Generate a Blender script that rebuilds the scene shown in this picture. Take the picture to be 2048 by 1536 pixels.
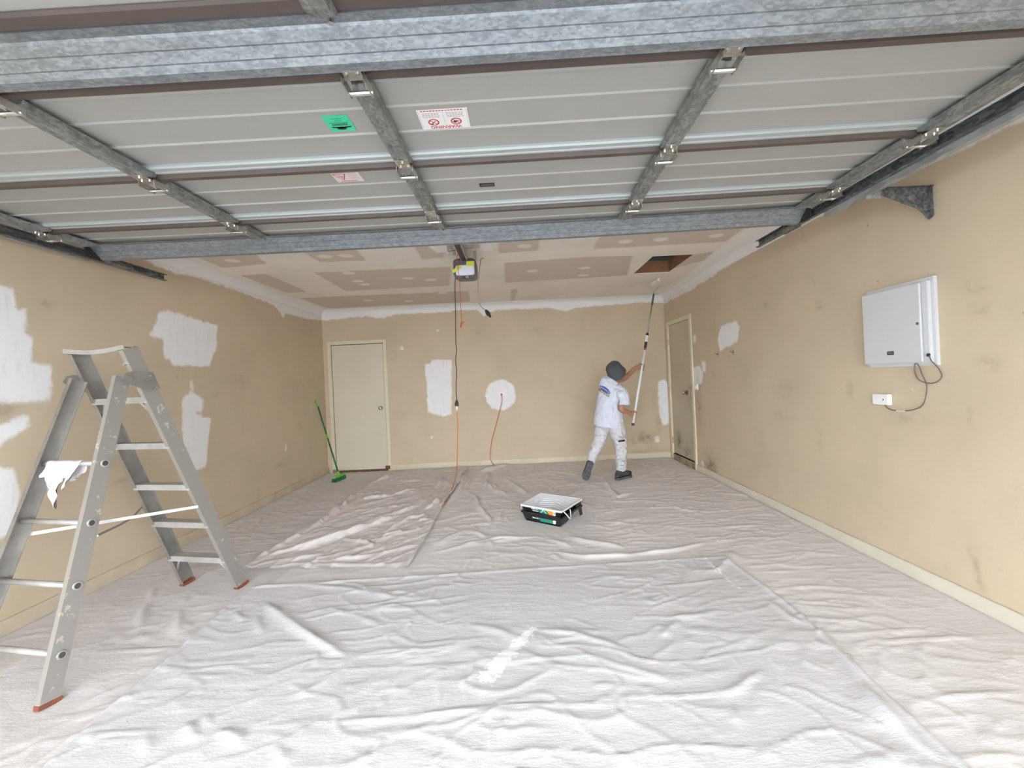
import bpy, bmesh, math, random
import numpy as np
from mathutils import Vector, Matrix
from mathutils.bvhtree import BVHTree

for o in list(bpy.data.objects):
    bpy.data.objects.remove(o, do_unlink=True)
scene = bpy.context.scene
COL = scene.collection
random.seed(7)
rng = np.random.default_rng(7)

# ------------------------------------------------------------------ camera
F, VX, VY = 870.0, 1031.0, 760.0          # focal length and depth vanishing point in photo pixels
ROLL = math.atan(0.0465)
CA, SA = math.cos(ROLL), math.sin(ROLL)
CZ = 1.345                                 # eye height
cam_d = bpy.data.cameras.new('camera')
cam_d.sensor_width = 36.0
cam_d.lens = 36.0 * F / 2048.0
cam_d.shift_x = -(VX - 1024.0) / 2048.0
cam_d.shift_y = -(768.0 - VY) / 2048.0
cam_d.clip_start = 0.02
cam = bpy.data.objects.new('camera', cam_d)
cam.location = (0, 0, CZ)
cam.rotation_euler = (math.pi / 2, ROLL, 0)
COL.objects.link(cam)
scene.camera = cam

# ------------------------------------------------------------------ light: overcast sky through the open doorway
world = bpy.data.worlds.new('overcast_sky')
scene.world = world
world.use_nodes = True
bgn = world.node_tree.nodes['Background']
bgn.inputs[0].default_value = (0.85, 0.93, 1.0, 1)
bgn.inputs[1].default_value = 8.0
vs = scene.view_settings
vs.view_transform = 'Standard'
vs.look = 'None'
vs.gamma = 1
vs.use_curve_mapping = False
vs.exposure = 0.88
scene.cycles.max_bounces = 14
scene.cycles.diffuse_bounces = 8
scene.cycles.glossy_bounces = 4
scene.cycles.sample_clamp_indirect = 8

# ------------------------------------------------------------------ room size (metres)
XL, XR = -3.03, 2.405
YB, YF = 6.905, -0.30
ZC = 2.583

# ------------------------------------------------------------------ pixel -> place
def ray(px, py):
    dx, dy = px - VX, py - VY
    return Vector(((dx * CA - dy * SA) / F, 1.0, -(dy * CA + dx * SA) / F))
C0 = Vector((0, 0, CZ))
def aty(px, py, y=YB): return C0 + ray(px, py) * y
def onx(px, py, x):
    r = ray(px, py); return C0 + r * (x / r.x)
def onz(px, py, z=0.0):
    r = ray(px, py); return C0 + r * ((z - CZ) / r.z)
def Z(pts, sc, ox, oy):                     # crop coordinates -> photo pixels
    return [(x / sc + ox, y / sc + oy) for x, y in pts]

# ------------------------------------------------------------------ materials
MATS = {}
def nd(nt, t, **kw):
    n = nt.nodes.new(t)
    for k, v in kw.items():
        if k == 'ins':
            for kk, vv in v.items(): n.inputs[kk].default_value = vv
        else: setattr(n, k, v)
    return n
def mat(name, col, rough=0.6, metal=0.0, var=0.0, vscale=6.0, bump=0.0, bscale=90.0, col2=None, spec=0.5, thr=None, coat=0.0, stretch=None):
    """principled material; col2 mixed in by noise (var = amount, or thr = hard threshold for splats)"""
    if name in MATS: return MATS[name]
    m = bpy.data.materials.new(name); m.use_nodes = True
    nt = m.node_tree; b = nt.nodes['Principled BSDF']
    b.inputs['Base Color'].default_value = (*col, 1)
    b.inputs['Roughness'].default_value = rough
    b.inputs['Metallic'].default_value = metal
    b.inputs['Specular IOR Level'].default_value = spec
    b.inputs['Coat Weight'].default_value = coat
    tc = nd(nt, 'ShaderNodeTexCoord')
    vec = tc.outputs['Object']
    if stretch:
        mp = nd(nt, 'ShaderNodeMapping'); mp.inputs['Scale'].default_value = stretch
        nt.links.new(vec, mp.inputs[0]); vec = mp.outputs[0]
    if var > 0 or thr is not None:
        n = nd(nt, 'ShaderNodeTexNoise', ins={'Scale': vscale, 'Detail': 6.0, 'Roughness': 0.6})
        nt.links.new(vec, n.inputs['Vector'])
        mr = nd(nt, 'ShaderNodeMapRange')
        lo, hi = (thr - 0.015, thr + 0.015) if thr is not None else (0.35, 0.65)
        mr.inputs['From Min'].default_value = lo; mr.inputs['From Max'].default_value = hi
        mr.inputs['To Max'].default_value = 1.0 if thr is not None else var
        nt.links.new(n.outputs['Fac'], mr.inputs['Value'])
        mx = nd(nt, 'ShaderNodeMix', data_type='RGBA')
        mx.inputs[6].default_value = (*col, 1)
        c2 = col2 if col2 else tuple(c * 0.6 for c in col)
        mx.inputs[7].default_value = (*c2, 1)
        nt.links.new(mr.outputs[0], mx.inputs[0])
        nt.links.new(mx.outputs[2], b.inputs['Base Color'])
    if bump > 0:
        n2 = nd(nt, 'ShaderNodeTexNoise', ins={'Scale': bscale, 'Detail': 4.0})
        nt.links.new(vec, n2.inputs['Vector'])
        bp = nd(nt, 'ShaderNodeBump', ins={'Strength': bump, 'Distance': 0.01})
        nt.links.new(n2.outputs['Fac'], bp.inputs['Height'])
        nt.links.new(bp.outputs[0], b.inputs['Normal'])
    MATS[name] = m
    return m

def galv(name, base=(0.50, 0.53, 0.56), dark=(0.30, 0.32, 0.34), rough=0.42, scale=55.0, stretch=(1, 1, 1), metal=0.75):
    if name in MATS: return MATS[name]
    m = bpy.data.materials.new(name); m.use_nodes = True
    nt = m.node_tree; b = nt.nodes['Principled BSDF']
    tc = nd(nt, 'ShaderNodeTexCoord'); mp = nd(nt, 'ShaderNodeMapping')
    mp.inputs['Scale'].default_value = stretch
    nt.links.new(tc.outputs['Object'], mp.inputs[0])
    v = nd(nt, 'ShaderNodeTexVoronoi', ins={'Scale': scale})
    nt.links.new(mp.outputs[0], v.inputs['Vector'])
    n = nd(nt, 'ShaderNodeTexNoise', ins={'Scale': scale * 0.25, 'Detail': 5.0})
    nt.links.new(mp.outputs[0], n.inputs['Vector'])
    sp = nd(nt, 'ShaderNodeSeparateColor'); nt.links.new(v.outputs['Color'], sp.inputs[0])
    ad = nd(nt, 'ShaderNodeMath', operation='MULTIPLY_ADD'); ad.inputs[1].default_value = 0.45
    nt.links.new(sp.outputs[0], ad.inputs[0]); nt.links.new(n.outputs['Fac'], ad.inputs[2])
    mr = nd(nt, 'ShaderNodeMapRange'); mr.inputs['From Min'].default_value = 0.45; mr.inputs['From Max'].default_value = 0.95
    nt.links.new(ad.outputs[0], mr.inputs['Value'])
    mx = nd(nt, 'ShaderNodeMix', data_type='RGBA')
    mx.inputs[6].default_value = (*base, 1); mx.inputs[7].default_value = (*dark, 1)
    nt.links.new(mr.outputs[0], mx.inputs[0]); nt.links.new(mx.outputs[2], b.inputs['Base Color'])
    b.inputs['Metallic'].default_value = metal
    r = nd(nt, 'ShaderNodeMapRange'); r.inputs['To Min'].default_value = rough; r.inputs['To Max'].default_value = rough + 0.15
    nt.links.new(sp.outputs[1], r.inputs['Value']); nt.links.new(r.outputs[0], b.inputs['Roughness'])
    MATS[name] = m
    return m

def plaster(name, base, paint, putty=None, dirt=(0.13, 0.088, 0.048), edge=0.016, noise_amp=0.075, stretch=(1, 1, 1)):
    """painted wall: attributes 'paint' / 'putty' are signed distances (m), 'dirt' a soft density"""
    m = bpy.data.materials.new(name); m.use_nodes = True
    nt = m.node_tree; b = nt.nodes['Principled BSDF']; L = nt.links.new
    b.inputs['Roughness'].default_value = 0.62
    b.inputs['Specular IOR Level'].default_value = 0.3
    tc = nd(nt, 'ShaderNodeTexCoord')
    def noise(scale, detail=5.0, st=None):
        n = nd(nt, 'ShaderNodeTexNoise', ins={'Scale': scale, 'Detail': detail, 'Roughness': 0.6})
        v = tc.outputs['Object']
        if st:
            mp = nd(nt, 'ShaderNodeMapping'); mp.inputs['Scale'].default_value = st; L(v, mp.inputs[0]); v = mp.outputs[0]
        L(v, n.inputs['Vector']); return n.outputs['Fac']
    def mixc(a, bb, fac):
        mx = nd(nt, 'ShaderNodeMix', data_type='RGBA')
        for i, x in ((6, a), (7, bb)):
            if isinstance(x, tuple): mx.inputs[i].default_value = (*x, 1)
            else: L(x, mx.inputs[i])
        L(fac, mx.inputs[0]); return mx.outputs[2]
    def ramp(v, lo, hi, tmax=1.0):
        mr = nd(nt, 'ShaderNodeMapRange', interpolation_type='SMOOTHSTEP')
        mr.inputs['From Min'].default_value = lo; mr.inputs['From Max'].default_value = hi; mr.inputs['To Max'].default_value = tmax
        L(v, mr.inputs['Value']); return mr.outputs[0]
    def attr(nm): return nd(nt, 'ShaderNodeAttribute', attribute_name=nm).outputs['Fac']
    def sdf(nm, amp, st, sc=11.0):
        ma = nd(nt, 'ShaderNodeMath', operation='MULTIPLY_ADD'); ma.inputs[1].default_value = amp
        L(noise(sc, 6.0, st), ma.inputs[0])
        sb = nd(nt, 'ShaderNodeMath', operation='SUBTRACT'); L(attr(nm), sb.inputs[0]); sb.inputs[1].default_value = amp * 0.5
        L(sb.outputs[0], ma.inputs[2]); return ma.outputs[0]
    c = mixc(base, tuple(x * 0.90 for x in base), ramp(noise(1.6), 0.35, 0.75))
    # scuffs: sparse, thin, dark, and a few soft grey smears
    c = mixc(c, tuple(x * 0.45 for x in base), ramp(noise(26.0, 3.0, (1.0, 1.0, 0.55)), 0.735, 0.765, 0.75))
    c = mixc(c, tuple(x * 0.72 for x in base), ramp(noise(5.5, 8.0), 0.66, 0.80, 0.7))
    if putty:
        c = mixc(c, putty, ramp(sdf('putty', noise_amp, stretch), -edge, edge))
    pm = nd(nt, 'ShaderNodeMath', operation='MULTIPLY'); L(ramp(sdf('paint', noise_amp, stretch), -edge, edge, 1.0), pm.inputs[0])
    iv = nd(nt, 'ShaderNodeMath', operation='SUBTRACT'); iv.inputs[0].default_value = 0.98; L(ramp(noise(9.0, 5.0, (2.2, 2.2, 0.6)), 0.5, 0.8, 0.30), iv.inputs[1]); L(iv.outputs[0], pm.inputs[1])
    c = mixc(c, paint, pm.outputs[0])
    da = nd(nt, 'ShaderNodeMath', operation='MULTIPLY'); L(attr('dirt'), da.inputs[0]); L(ramp(noise(16.0, 7.0), 0.25, 0.7), da.inputs[1])
    c = mixc(c, dirt, da.outputs[0])
    L(c, b.inputs['Base Color'])
    bp = nd(nt, 'ShaderNodeBump', ins={'Strength': 0.12, 'Distance': 0.004}); L(noise(120.0, 3.0), bp.inputs['Height']); L(bp.outputs[0], b.inputs['Normal'])
    return m

# ------------------------------------------------------------------ object helpers
ORG = {}
def tag(o, label=None, cat=None, group=None, kind=None):
    if label: o['label'] = label
    if cat: o['category'] = cat
    if group: o['group'] = group
    if kind: o['kind'] = kind
    return o
def empty(name, loc, rz=0.0, **kw):
    o = bpy.data.objects.new(name, None); o.empty_display_size = 0.1
    o.location = loc; o.rotation_euler = (0, 0, rz)
    COL.objects.link(o); ORG[o.name] = Vector(loc)
    return tag(o, **kw)

class MB:
    def __init__(s): s.v = []; s.f = []
    def add(s, vs, fs):
        n = len(s.v); s.v += [tuple(v) for v in vs]; s.f += [tuple(i + n for i in f) for f in fs]; return s
    def box(s, a, b):
        x0, y0, z0 = [min(p, q) for p, q in zip(a, b)]; x1, y1, z1 = [max(p, q) for p, q in zip(a, b)]
        return s.add([(x0,y0,z0),(x1,y0,z0),(x1,y1,z0),(x0,y1,z0),(x0,y0,z1),(x1,y0,z1),(x1,y1,z1),(x0,y1,z1)],
                     [(0,3,2,1),(4,5,6,7),(0,1,5,4),(1,2,6,5),(2,3,7,6),(3,0,4,7)])
    def bar(s, p, q, wa, wb, up=(0, 0, 1)):
        """box from p to q, wa wide (sideways), wb thick (along up)"""
        p, q, up = Vector(p), Vector(q), Vector(up); d = (q - p).normalized()
        a = d.cross(up).normalized(); u = a.cross(d).normalized()
        vs = []
        for e in (p, q):
            for sa_, su in ((-1,-1),(1,-1),(1,1),(-1,1)): vs.append(e + a * wa / 2 * sa_ + u * wb / 2 * su)
        return s.add(vs, [(0,1,2,3),(7,6,5,4),(0,4,5,1),(1,5,6,2),(2,6,7,3),(3,7,4,0)])
    def tube(s, pts, r, n=8, caps=True):
        pts = [Vector(p) for p in pts]; m = len(pts)
        rs = list(r) if hasattr(r, '__len__') else [r] * m
        t0 = (pts[1] - pts[0]).normalized()
        ref = Vector((0, 0, 1)) if abs(t0.z) < 0.9 else Vector((1, 0, 0))
        a = t0.cross(ref).normalized(); vs = []
        for i in range(m):
            t = (pts[min(i + 1, m - 1)] - pts[max(i - 1, 0)])
            t = t.normalized() if t.length > 1e-9 else t0
            a = (a - t * a.dot(t)).normalized(); b = t.cross(a)
            for k in range(n):
                an = 2 * math.pi * k / n
                vs.append(pts[i] + (a * math.cos(an) + b * math.sin(an)) * rs[i])
        fs = [(i*n+k, i*n+(k+1)%n, (i+1)*n+(k+1)%n, (i+1)*n+k) for i in range(m-1) for k in range(n)]
        if caps: fs += [tuple(range(n))[::-1], tuple((m-1)*n+k for k in range(n))]
        return s.add(vs, fs)
    def rings(s, rings, n=16, p=2.0):
        """loft through (centre, ax, ay) rings; p = superellipse power"""
        vs = []
        for c, ax, ay in rings:
            c, ax, ay = Vector(c), Vector(ax), Vector(ay)
            for k in range(n):
                an = 2*math.pi*k/n; ca, sa = math.cos(an), math.sin(an)
                vs.append(c + ax*math.copysign(abs(ca)**(2/p), ca) + ay*math.copysign(abs(sa)**(2/p), sa))
        m = len(rings)
        fs = [(i*n+k, i*n+(k+1)%n, (i+1)*n+(k+1)%n, (i+1)*n+k) for i in range(m-1) for k in range(n)]
        fs += [tuple(range(n))[::-1], tuple((m-1)*n+k for k in range(n))]
        return s.add(vs, fs)
    def ball(s, c, r, nu=12, nv=8):
        c = Vector(c); r = Vector(r) if hasattr(r, '__len__') else Vector((r, r, r))
        rg = []
        for j in range(1, nv):
            t = math.pi*j/nv
            rg.append((c + Vector((0,0,-math.cos(t)*r.z)), (math.sin(t)*r.x,0,0), (0,math.sin(t)*r.y,0)))
        return s.rings(rg, nu)
    def sweep(s, prof, path, xa, closed=True):
        """extrude profile [(a,b)] along a path; a runs along xa, b along path-tangent x xa"""
        path = [Vector(p) for p in path]; n = len(prof); m = len(path); vs = []
        for i in range(m):
            t = (path[min(i+1, m-1)] - path[max(i-1, 0)]).normalized()
            xx = Vector(xa); xx = (xx - t*xx.dot(t)).normalized(); bb = xx.cross(t)
            for a, b in prof: vs.append(path[i] + xx*a + bb*b)
        fs = []
        for i in range(m-1):
            for k in range(n if closed else n-1):
                fs.append((i*n+k, i*n+(k+1)%n, (i+1)*n+(k+1)%n, (i+1)*n+k))
        if closed: fs += [tuple(range(n))[::-1], tuple((m-1)*n+k for k in range(n))]
        return s.add(vs, fs)
    def build(s, name, material, parent=None, smooth=False, bevel=0.0, local=False, **kw):
        me = bpy.data.meshes.new(name)
        org = Vector((0, 0, 0))
        if parent is not None and not local: org = ORG[parent.name]
        vs = [(v[0]-org.x, v[1]-org.y, v[2]-org.z) for v in s.v]
        me.from_pydata(vs, [], s.f); me.validate()
        bm = bmesh.new(); bm.from_mesh(me)
        bmesh.ops.recalc_face_normals(bm, faces=bm.faces)
        if bevel > 0:
            bmesh.ops.bevel(bm, geom=[e for e in bm.edges if len(e.link_faces) == 2 and e.calc_face_angle(0) > 0.5], offset=bevel, segments=2, affect='EDGES', clamp_overlap=True)
        bm.to_mesh(me); bm.free()
        if material: me.materials.append(material)
        if smooth:
            me.polygons.foreach_set('use_smooth', [True]*len(me.polygons))
        return link(name, me, parent, org, **kw)

def link(name, me, parent=None, org=None, **kw):
    o = bpy.data.objects.new(name, me); COL.objects.link(o)
    if parent is not None: o.parent = parent
    ORG[o.name] = Vector(org) if org is not None else Vector((0, 0, 0))
    return tag(o, **kw)

def thick(pts, t):
    """open profile polyline -> closed thin profile"""
    out = []
    n = len(pts)
    for i in range(n):
        p = Vector(pts[i]).to_2d() if len(pts[i]) > 2 else Vector(pts[i])
        d0 = (Vector(pts[i]) - Vector(pts[i-1])).normalized() if i > 0 else None
        d1 = (Vector(pts[i+1]) - Vector(pts[i])).normalized() if i < n-1 else None
        if d0 is None: d0 = d1
        if d1 is None: d1 = d0
        n0, n1 = Vector((-d0.y, d0.x)), Vector((-d1.y, d1.x))
        k = n0 + n1
        k = k / max(k.length_squared/2, 0.35) if k.length > 1e-6 else n0
        out.append((p.x + k.x*t, p.y + k.y*t))
    return [tuple(p) for p in pts] + out[::-1]

def plate(outer, holes, t, to3d):
    """flat plate with holes: 2D loops, extruded by t, mapped by to3d(a, b, c)"""
    bm = bmesh.new(); edges = []
    for loop in [outer] + holes:
        vs = [bm.verts.new((a, b, 0)) for a, b in loop]
        edges += [bm.edges.new((vs[i], vs[(i+1) % len(vs)])) for i in range(len(vs))]
    bmesh.ops.triangle_fill(bm, use_beauty=True, use_dissolve=False, edges=edges)
    r = bmesh.ops.extrude_face_region(bm, geom=list(bm.faces))
    for g in r['geom']:
        if isinstance(g, bmesh.types.BMVert): g.co.z += t
    bm.verts.index_update()
    vs = [to3d(*v.co) for v in bm.verts]; fs = [[v.index for v in f.verts] for f in bm.faces]
    bm.free()
    return MB().add(vs, fs)

def text_geo(s, size=1.0, bold=0.0):
    cu = bpy.data.curves.new('t', 'FONT'); cu.body = s; cu.size = size; cu.align_x = 'CENTER'; cu.align_y = 'CENTER'
    cu.offset = bold; cu.resolution_u = 2
    o = bpy.data.objects.new('t', cu); COL.objects.link(o)
    dg = bpy.context.evaluated_depsgraph_get()
    me = bpy.data.meshes.new_from_object(o.evaluated_get(dg))
    vs = [tuple(v.co) for v in me.vertices]; fs = [tuple(p.vertices) for p in me.polygons]
    bpy.data.objects.remove(o, do_unlink=True); bpy.data.curves.remove(cu); bpy.data.meshes.remove(me)
    return vs, fs

def remeshed(mb, voxel, smooth=4, fac=0.5):
    me = bpy.data.meshes.new('tmp'); me.from_pydata(mb.v, [], mb.f); me.validate()
    bm = bmesh.new(); bm.from_mesh(me); bmesh.ops.recalc_face_normals(bm, faces=bm.faces); bm.to_mesh(me); bm.free()
    o = bpy.data.objects.new('tmp', me); COL.objects.link(o)
    r = o.modifiers.new('r', 'REMESH'); r.mode = 'VOXEL'; r.voxel_size = voxel
    if smooth:
        sm = o.modifiers.new('s', 'SMOOTH'); sm.iterations = smooth; sm.factor = fac
    dg = bpy.context.evaluated_depsgraph_get()
    out = bpy.data.meshes.new_from_object(o.evaluated_get(dg))
    bpy.data.objects.remove(o, do_unlink=True); bpy.data.meshes.remove(me)
    out.polygons.foreach_set('use_smooth', [True]*len(out.polygons))
    return out

# ------------------------------------------------------------------ numpy noise and distance
def vnoise(x, y, seed=0):
    xi, yi = np.floor(x).astype(np.int64), np.floor(y).astype(np.int64)
    xf, yf = x - xi, y - yi
    def h(a, b):
        n = (a * 374761393 + b * 668265263 + seed * 974634777) & 0x7fffffff
        n = ((n ^ (n >> 13)) * 1274126177) & 0x7fffffff
        return ((n ^ (n >> 16)) & 0xffff) / 65535.0
    u, v = xf*xf*xf*(xf*(xf*6-15)+10), yf*yf*yf*(yf*(yf*6-15)+10)
    a = h(xi, yi)*(1-u) + h(xi+1, yi)*u
    b = h(xi, yi+1)*(1-u) + h(xi+1, yi+1)*u
    return a*(1-v) + b*v
def fbm(x, y, oct=4, seed=0):
    s, a, t = 0, 1.0, 0
    for i in range(oct):
        s = s + a*vnoise(x*2**i + 17.3*i, y*2**i - 9.1*i, seed+i); t += a; a *= 0.5
    return s/t
def seg_dist(P, a, b):
    a, b = np.array(a), np.array(b); d = b - a
    t = np.clip(((P - a) @ d)/max(d @ d, 1e-12), 0, 1)
    return np.linalg.norm(P - (a + t[:, None]*d), axis=1), t
def sd_poly(P, poly):
    poly = [np.array(p, float) for p in poly]
    d = np.full(len(P), 1e9); ins = np.zeros(len(P), bool); n = len(poly)
    for i in range(n):
        a, b = poly[i], poly[(i+1) % n]
        d = np.minimum(d, seg_dist(P, a, b)[0])
        if a[1] != b[1]:
            c = ((a[1] > P[:, 1]) != (b[1] > P[:, 1])) & (P[:, 0] < (b[0]-a[0])*(P[:, 1]-a[1])/(b[1]-a[1]) + a[0])
            ins ^= c
    return np.where(ins, d, -d)
def circ(cx, cy, rx, ry, n=14):
    return [(cx + rx*math.cos(2*math.pi*k/n), cy + ry*math.sin(2*math.pi*k/n)) for k in range(n)]

def wall_grid(name, us, vs_, holes, to3d, material, paint, putty, dirt, back):
    """wall as a grid with openings; paint/putty = polygon lists in (u,v); dirt = (u,v,ru,rv,strength); closed behind by 'back' offset"""
    us, vs_ = np.array(sorted(set(np.round(us, 5)))), np.array(sorted(set(np.round(vs_, 5))))
    U, V = np.meshgrid(us, vs_); P = np.stack([U.ravel(), V.ravel()], 1)
    nu, nv = len(us), len(vs_)
    verts = [tuple(to3d(u, v)) for u, v in P]
    faces = []
    for j in range(nv-1):
        for i in range(nu-1):
            cu, cv = (us[i]+us[i+1])/2, (vs_[j]+vs_[j+1])/2
            if any(h[0] < cu < h[1] and h[2] < cv < h[3] for h in holes): continue
            faces.append((j*nu+i, j*nu+i+1, (j+1)*nu+i+1, (j+1)*nu+i))
    def merged(polys):
        s = np.full(len(P), -1.0)
        for p in polys: s = np.maximum(s, sd_poly(P, p))
        return s
    pa = merged(paint); pu = merged([p for p, k in putty if k > 0])
    for p, k in putty:
        if k < 0: pu = np.minimum(pu, -sd_poly(P, p))
    di = np.zeros(len(P))
    for (u, v, ru, rv, st) in dirt:
        di = np.maximum(di, st*np.exp(-((P[:, 0]-u)/ru)**2 - ((P[:, 1]-v)/rv)**2))
    # back shell: openings get a reveal, outside faces closed
    nb = len(verts); bk = Vector(back)
    ring = {}
    from collections import Counter
    ec = Counter()
    for f in faces:
        for a, b in zip(f, f[1:]+f[:1]): ec[(min(a, b), max(a, b))] += 1
    ext = []
    for f in faces:
        for a, b in zip(f, f[1:]+f[:1]):
            if ec[(min(a, b), max(a, b))] == 1: ext.append((a, b))
    for a, b in ext:
        for q in (a, b):
            if q not in ring:
                ring[q] = len(verts); verts.append(tuple(Vector(verts[q]) + bk))
        faces.append((b, a, ring[a], ring[b]))
    me = bpy.data.meshes.new(name); me.from_pydata(verts, [], faces); me.validate()
    n = len(me.vertices)
    for nm, arr in (('paint', pa), ('putty', pu), ('dirt', di)):
        at = me.attributes.new(nm, 'FLOAT', 'POINT')
        full = np.full(n, -1.0 if nm != 'dirt' else 0.0, dtype=np.float32); full[:len(arr)] = arr
        at.data.foreach_set('value', full)
    me.materials.append(material)
    return link(name, me, kind='structure')

# ================================================================== THE ROOM
BEIGE = (0.585, 0.475, 0.342)
PAINTW = (0.80, 0.79, 0.80)
M_wall = plaster('beige_wall_paint', BEIGE, PAINTW)
M_wallb = plaster('water_stained_wall_paint', BEIGE, PAINTW, dirt=(0.24, 0.145, 0.06))
M_ceil = plaster('ceiling_paint', (0.86, 0.81, 0.76), (0.86, 0.855, 0.85), putty=(0.62, 0.55, 0.485), noise_amp=0.06)
M_trimw = mat('white_cornice_paint', (0.80, 0.80, 0.81), 0.45, var=0.25, vscale=4, col2=(0.74, 0.73, 0.72))
M_cream = mat('cream_gloss_paint', (0.68, 0.62, 0.46), 0.35, var=0.5, vscale=3, col2=(0.62, 0.56, 0.41), bump=0.03)
M_skirt = mat('cream_skirting_paint', (0.64, 0.60, 0.49), 0.4, var=0.6, vscale=5, col2=(0.56, 0.51, 0.41))
M_door = mat('door_leaf_paint', (0.62, 0.57, 0.44), 0.38, var=0.5, vscale=2.2, col2=(0.57, 0.52, 0.39), bump=0.03)
M_black = mat('black_gap', (0.02, 0.018, 0.015), 0.9)
M_rustwood = mat('stained_threshold_wood', (0.16, 0.075, 0.045), 0.7, var=0.9, vscale=18, col2=(0.07, 0.04, 0.03), bump=0.3)
M_chrome = mat('satin_chrome', (0.62, 0.60, 0.56), 0.22, 1.0)
M_brass = mat('aged_brass', (0.30, 0.25, 0.17), 0.3, 1.0)
M_conc = mat('concrete_slab', (0.42, 0.40, 0.38), 0.85, var=0.6, vscale=4, bump=0.2)
M_drive = mat('driveway_concrete', (0.34, 0.33, 0.32), 0.9, var=0.5, vscale=2, bump=0.2)

MB().box((XL-0.1, YF-0.12, -0.15), (XR+0.1, YB+0.1, 0.0)).build('floor', M_conc, kind='structure')
MB().box((-14, -22, -0.21), (14, YF-0.12, -0.03)).build('floor_driveway', M_drive, kind='structure')

grid = lambda a, b, st: list(np.linspace(a, b, int((b-a)/st)+1))
# ---- back wall
bk = lambda p: (lambda q: (q.x, q.z))(aty(p[0], p[1], YB))
D1 = (-2.905, -2.075, 0.03, 2.035)          # door opening in the back wall (x0, x1, z0, z1)
zA = Z([(955,490),(1000,490),(1010,460),(1165,460),(1165,875),(1090,895),(980,860),(975,640)], 3.84, 600, 600)
paint_b = [zA, circ(1001,790,31,31), Z([(755,710),(800,690),(822,720),(828,800),(832,1000),(790,1015),(765,950),(755,800)],3.491,1100,560),
           Z([(726,1095),(755,1095),(770,1135),(735,1130)],3.491,1100,560), circ(804,696,4,4,8), circ(863,875,3,3,6), circ(876,661,3,2,6),
           [(640,600),(640,641),(672,639),(700,635),(742,633),(756,637),(800,628),(850,626),(900,624),(906,620),(955,620),(968,632),(985,622),(1030,618),(1060,618),(1100,616),(1133,622),(1150,616),(1200,611),(1290,605),(1330,606),(1330,580)]]
paint_b = [[bk(p) for p in q] for q in paint_b]
def dk(f, px, py, ru, rv, st):
    u, v = f((px, py)); return (u, v, ru, rv, st)
dirt_b = [dk(bk,1288,876,.16,.09,.85), dk(bk,1268,880,.1,.08,.5), dk(bk,1300,905,.35,.07,.5), dk(bk,1318,850,.04,.25,.35), dk(bk,1308,800,.03,.15,.3),
          dk(bk,790,705,.09,.03,.3), dk(bk,785,718,.07,.03,.25), dk(bk,955,666,.05,.05,.3), dk(bk,1075,660,.06,.06,.25), dk(bk,800,828,.12,.06,.2), dk(bk,850,830,.02,.015,.6)]
wall_grid('wall_back', grid(XL, XR, 0.03)+[D1[0], D1[1]], grid(0, ZC, 0.03)+[D1[2], D1[3]], [D1], lambda u, v: Vector((u, YB, v)), M_wallb, paint_b, [], dirt_b, (0, 0.1, 0))

# ---- left wall
lf = lambda p: (lambda q: (q.y, q.z))(onx(p[0], p[1], XL))
z6 = lambda pts: Z(pts, 2.743, 0, 540)
paint_l = [z6([(-260,70),(0,80),(60,85),(85,120),(80,205),(140,215),(145,355),(180,365),(165,510),(285,520),(272,690),(265,725),(0,735),(-260,700)]),
           z6([(-200,930),(0,850),(110,795),(155,800),(165,850),(110,890),(0,975),(-200,1100)]),
           z6([(-200,1050),(0,1080),(70,1100),(100,1200),(90,1440),(0,1470),(-200,1500)]),
           z6([(880,225),(960,230),(1190,305),(1185,430),(1150,530),(945,525),(935,490),(905,480),(890,380),(810,360),(850,300)]),
           z6([(1035,760),(1110,800),(1155,815),(1130,1080),(1065,1095),(1000,970),(1000,780)]),
           z6([(1046,600),(1060,600),(1062,670),(1112,715),(1110,780),(1005,780),(998,700),(1040,680)]),
           z6([(1563,950),(1572,950),(1571,1000),(1563,1000)]),
           [(240,480),(252,512),(290,518),(312,532),(345,545),(400,556),(455,575),(503,592),(547,610),(560,625),(566,636),(572,626),(590,632),(612,637),(645,641),(660,600)]]
paint_l = [[lf(p) for p in q] for q in paint_l]
dirt_l = [dk(lf,560,930,.10,.02,.4), dk(lf,480,760,.12,.06,.2), dk(lf,430,790,.05,.04,.2), dk(lf,95,610,.03,.02,.5), dk(lf,10,820,.12,.06,.35), dk(lf,250,960,.08,.02,.3), dk(lf,600,850,.08,.06,.2)]
wall_grid('wall_left', grid(YF, YB, 0.03), grid(0, ZC, 0.03), [], lambda u, v: Vector((XL, u, v)), M_wall, paint_l, [], dirt_l, (-0.1, 0, 0))

# ---- right wall
rt = lambda p: (lambda q: (q.y, q.z))(onx(p[0], p[1], XR))
D2 = (5.925, 6.765, 0.10, 2.075)
z7 = lambda pts: Z(pts, 3.491, 1300, 560)
paint_r = [z7([(500,320),(600,290),(625,330),(610,430),(490,495),(470,420)]), z7([(296,612),(350,600),(370,650),(365,720),(300,740)]),
           z7([(362,570),(390,570),(388,640),(368,640)]), z7([(303,385),(325,385),(318,440),(304,440)]), z7([(362,1265),(372,1265),(380,1315),(368,1315)]),
           Z([(820,1025),(850,1030),(835,1045)],4.799,1650,540), Z([(830,1130),(858,1135),(845,1155)],4.799,1650,540),
           [(1327,560),(1327,608),(1352,596),(1369,585),(1380,583),(1395,571),(1415,560),(1432,547),(1500,505),(1568,468),(1640,425),(1700,390),(1788,350),(1846,331),(1904,310),(1983,269),(2060,236),(2300,120),(2300,-40),(2048,150)]]
paint_r = [[rt(p) for p in q] for q in paint_r]
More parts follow.
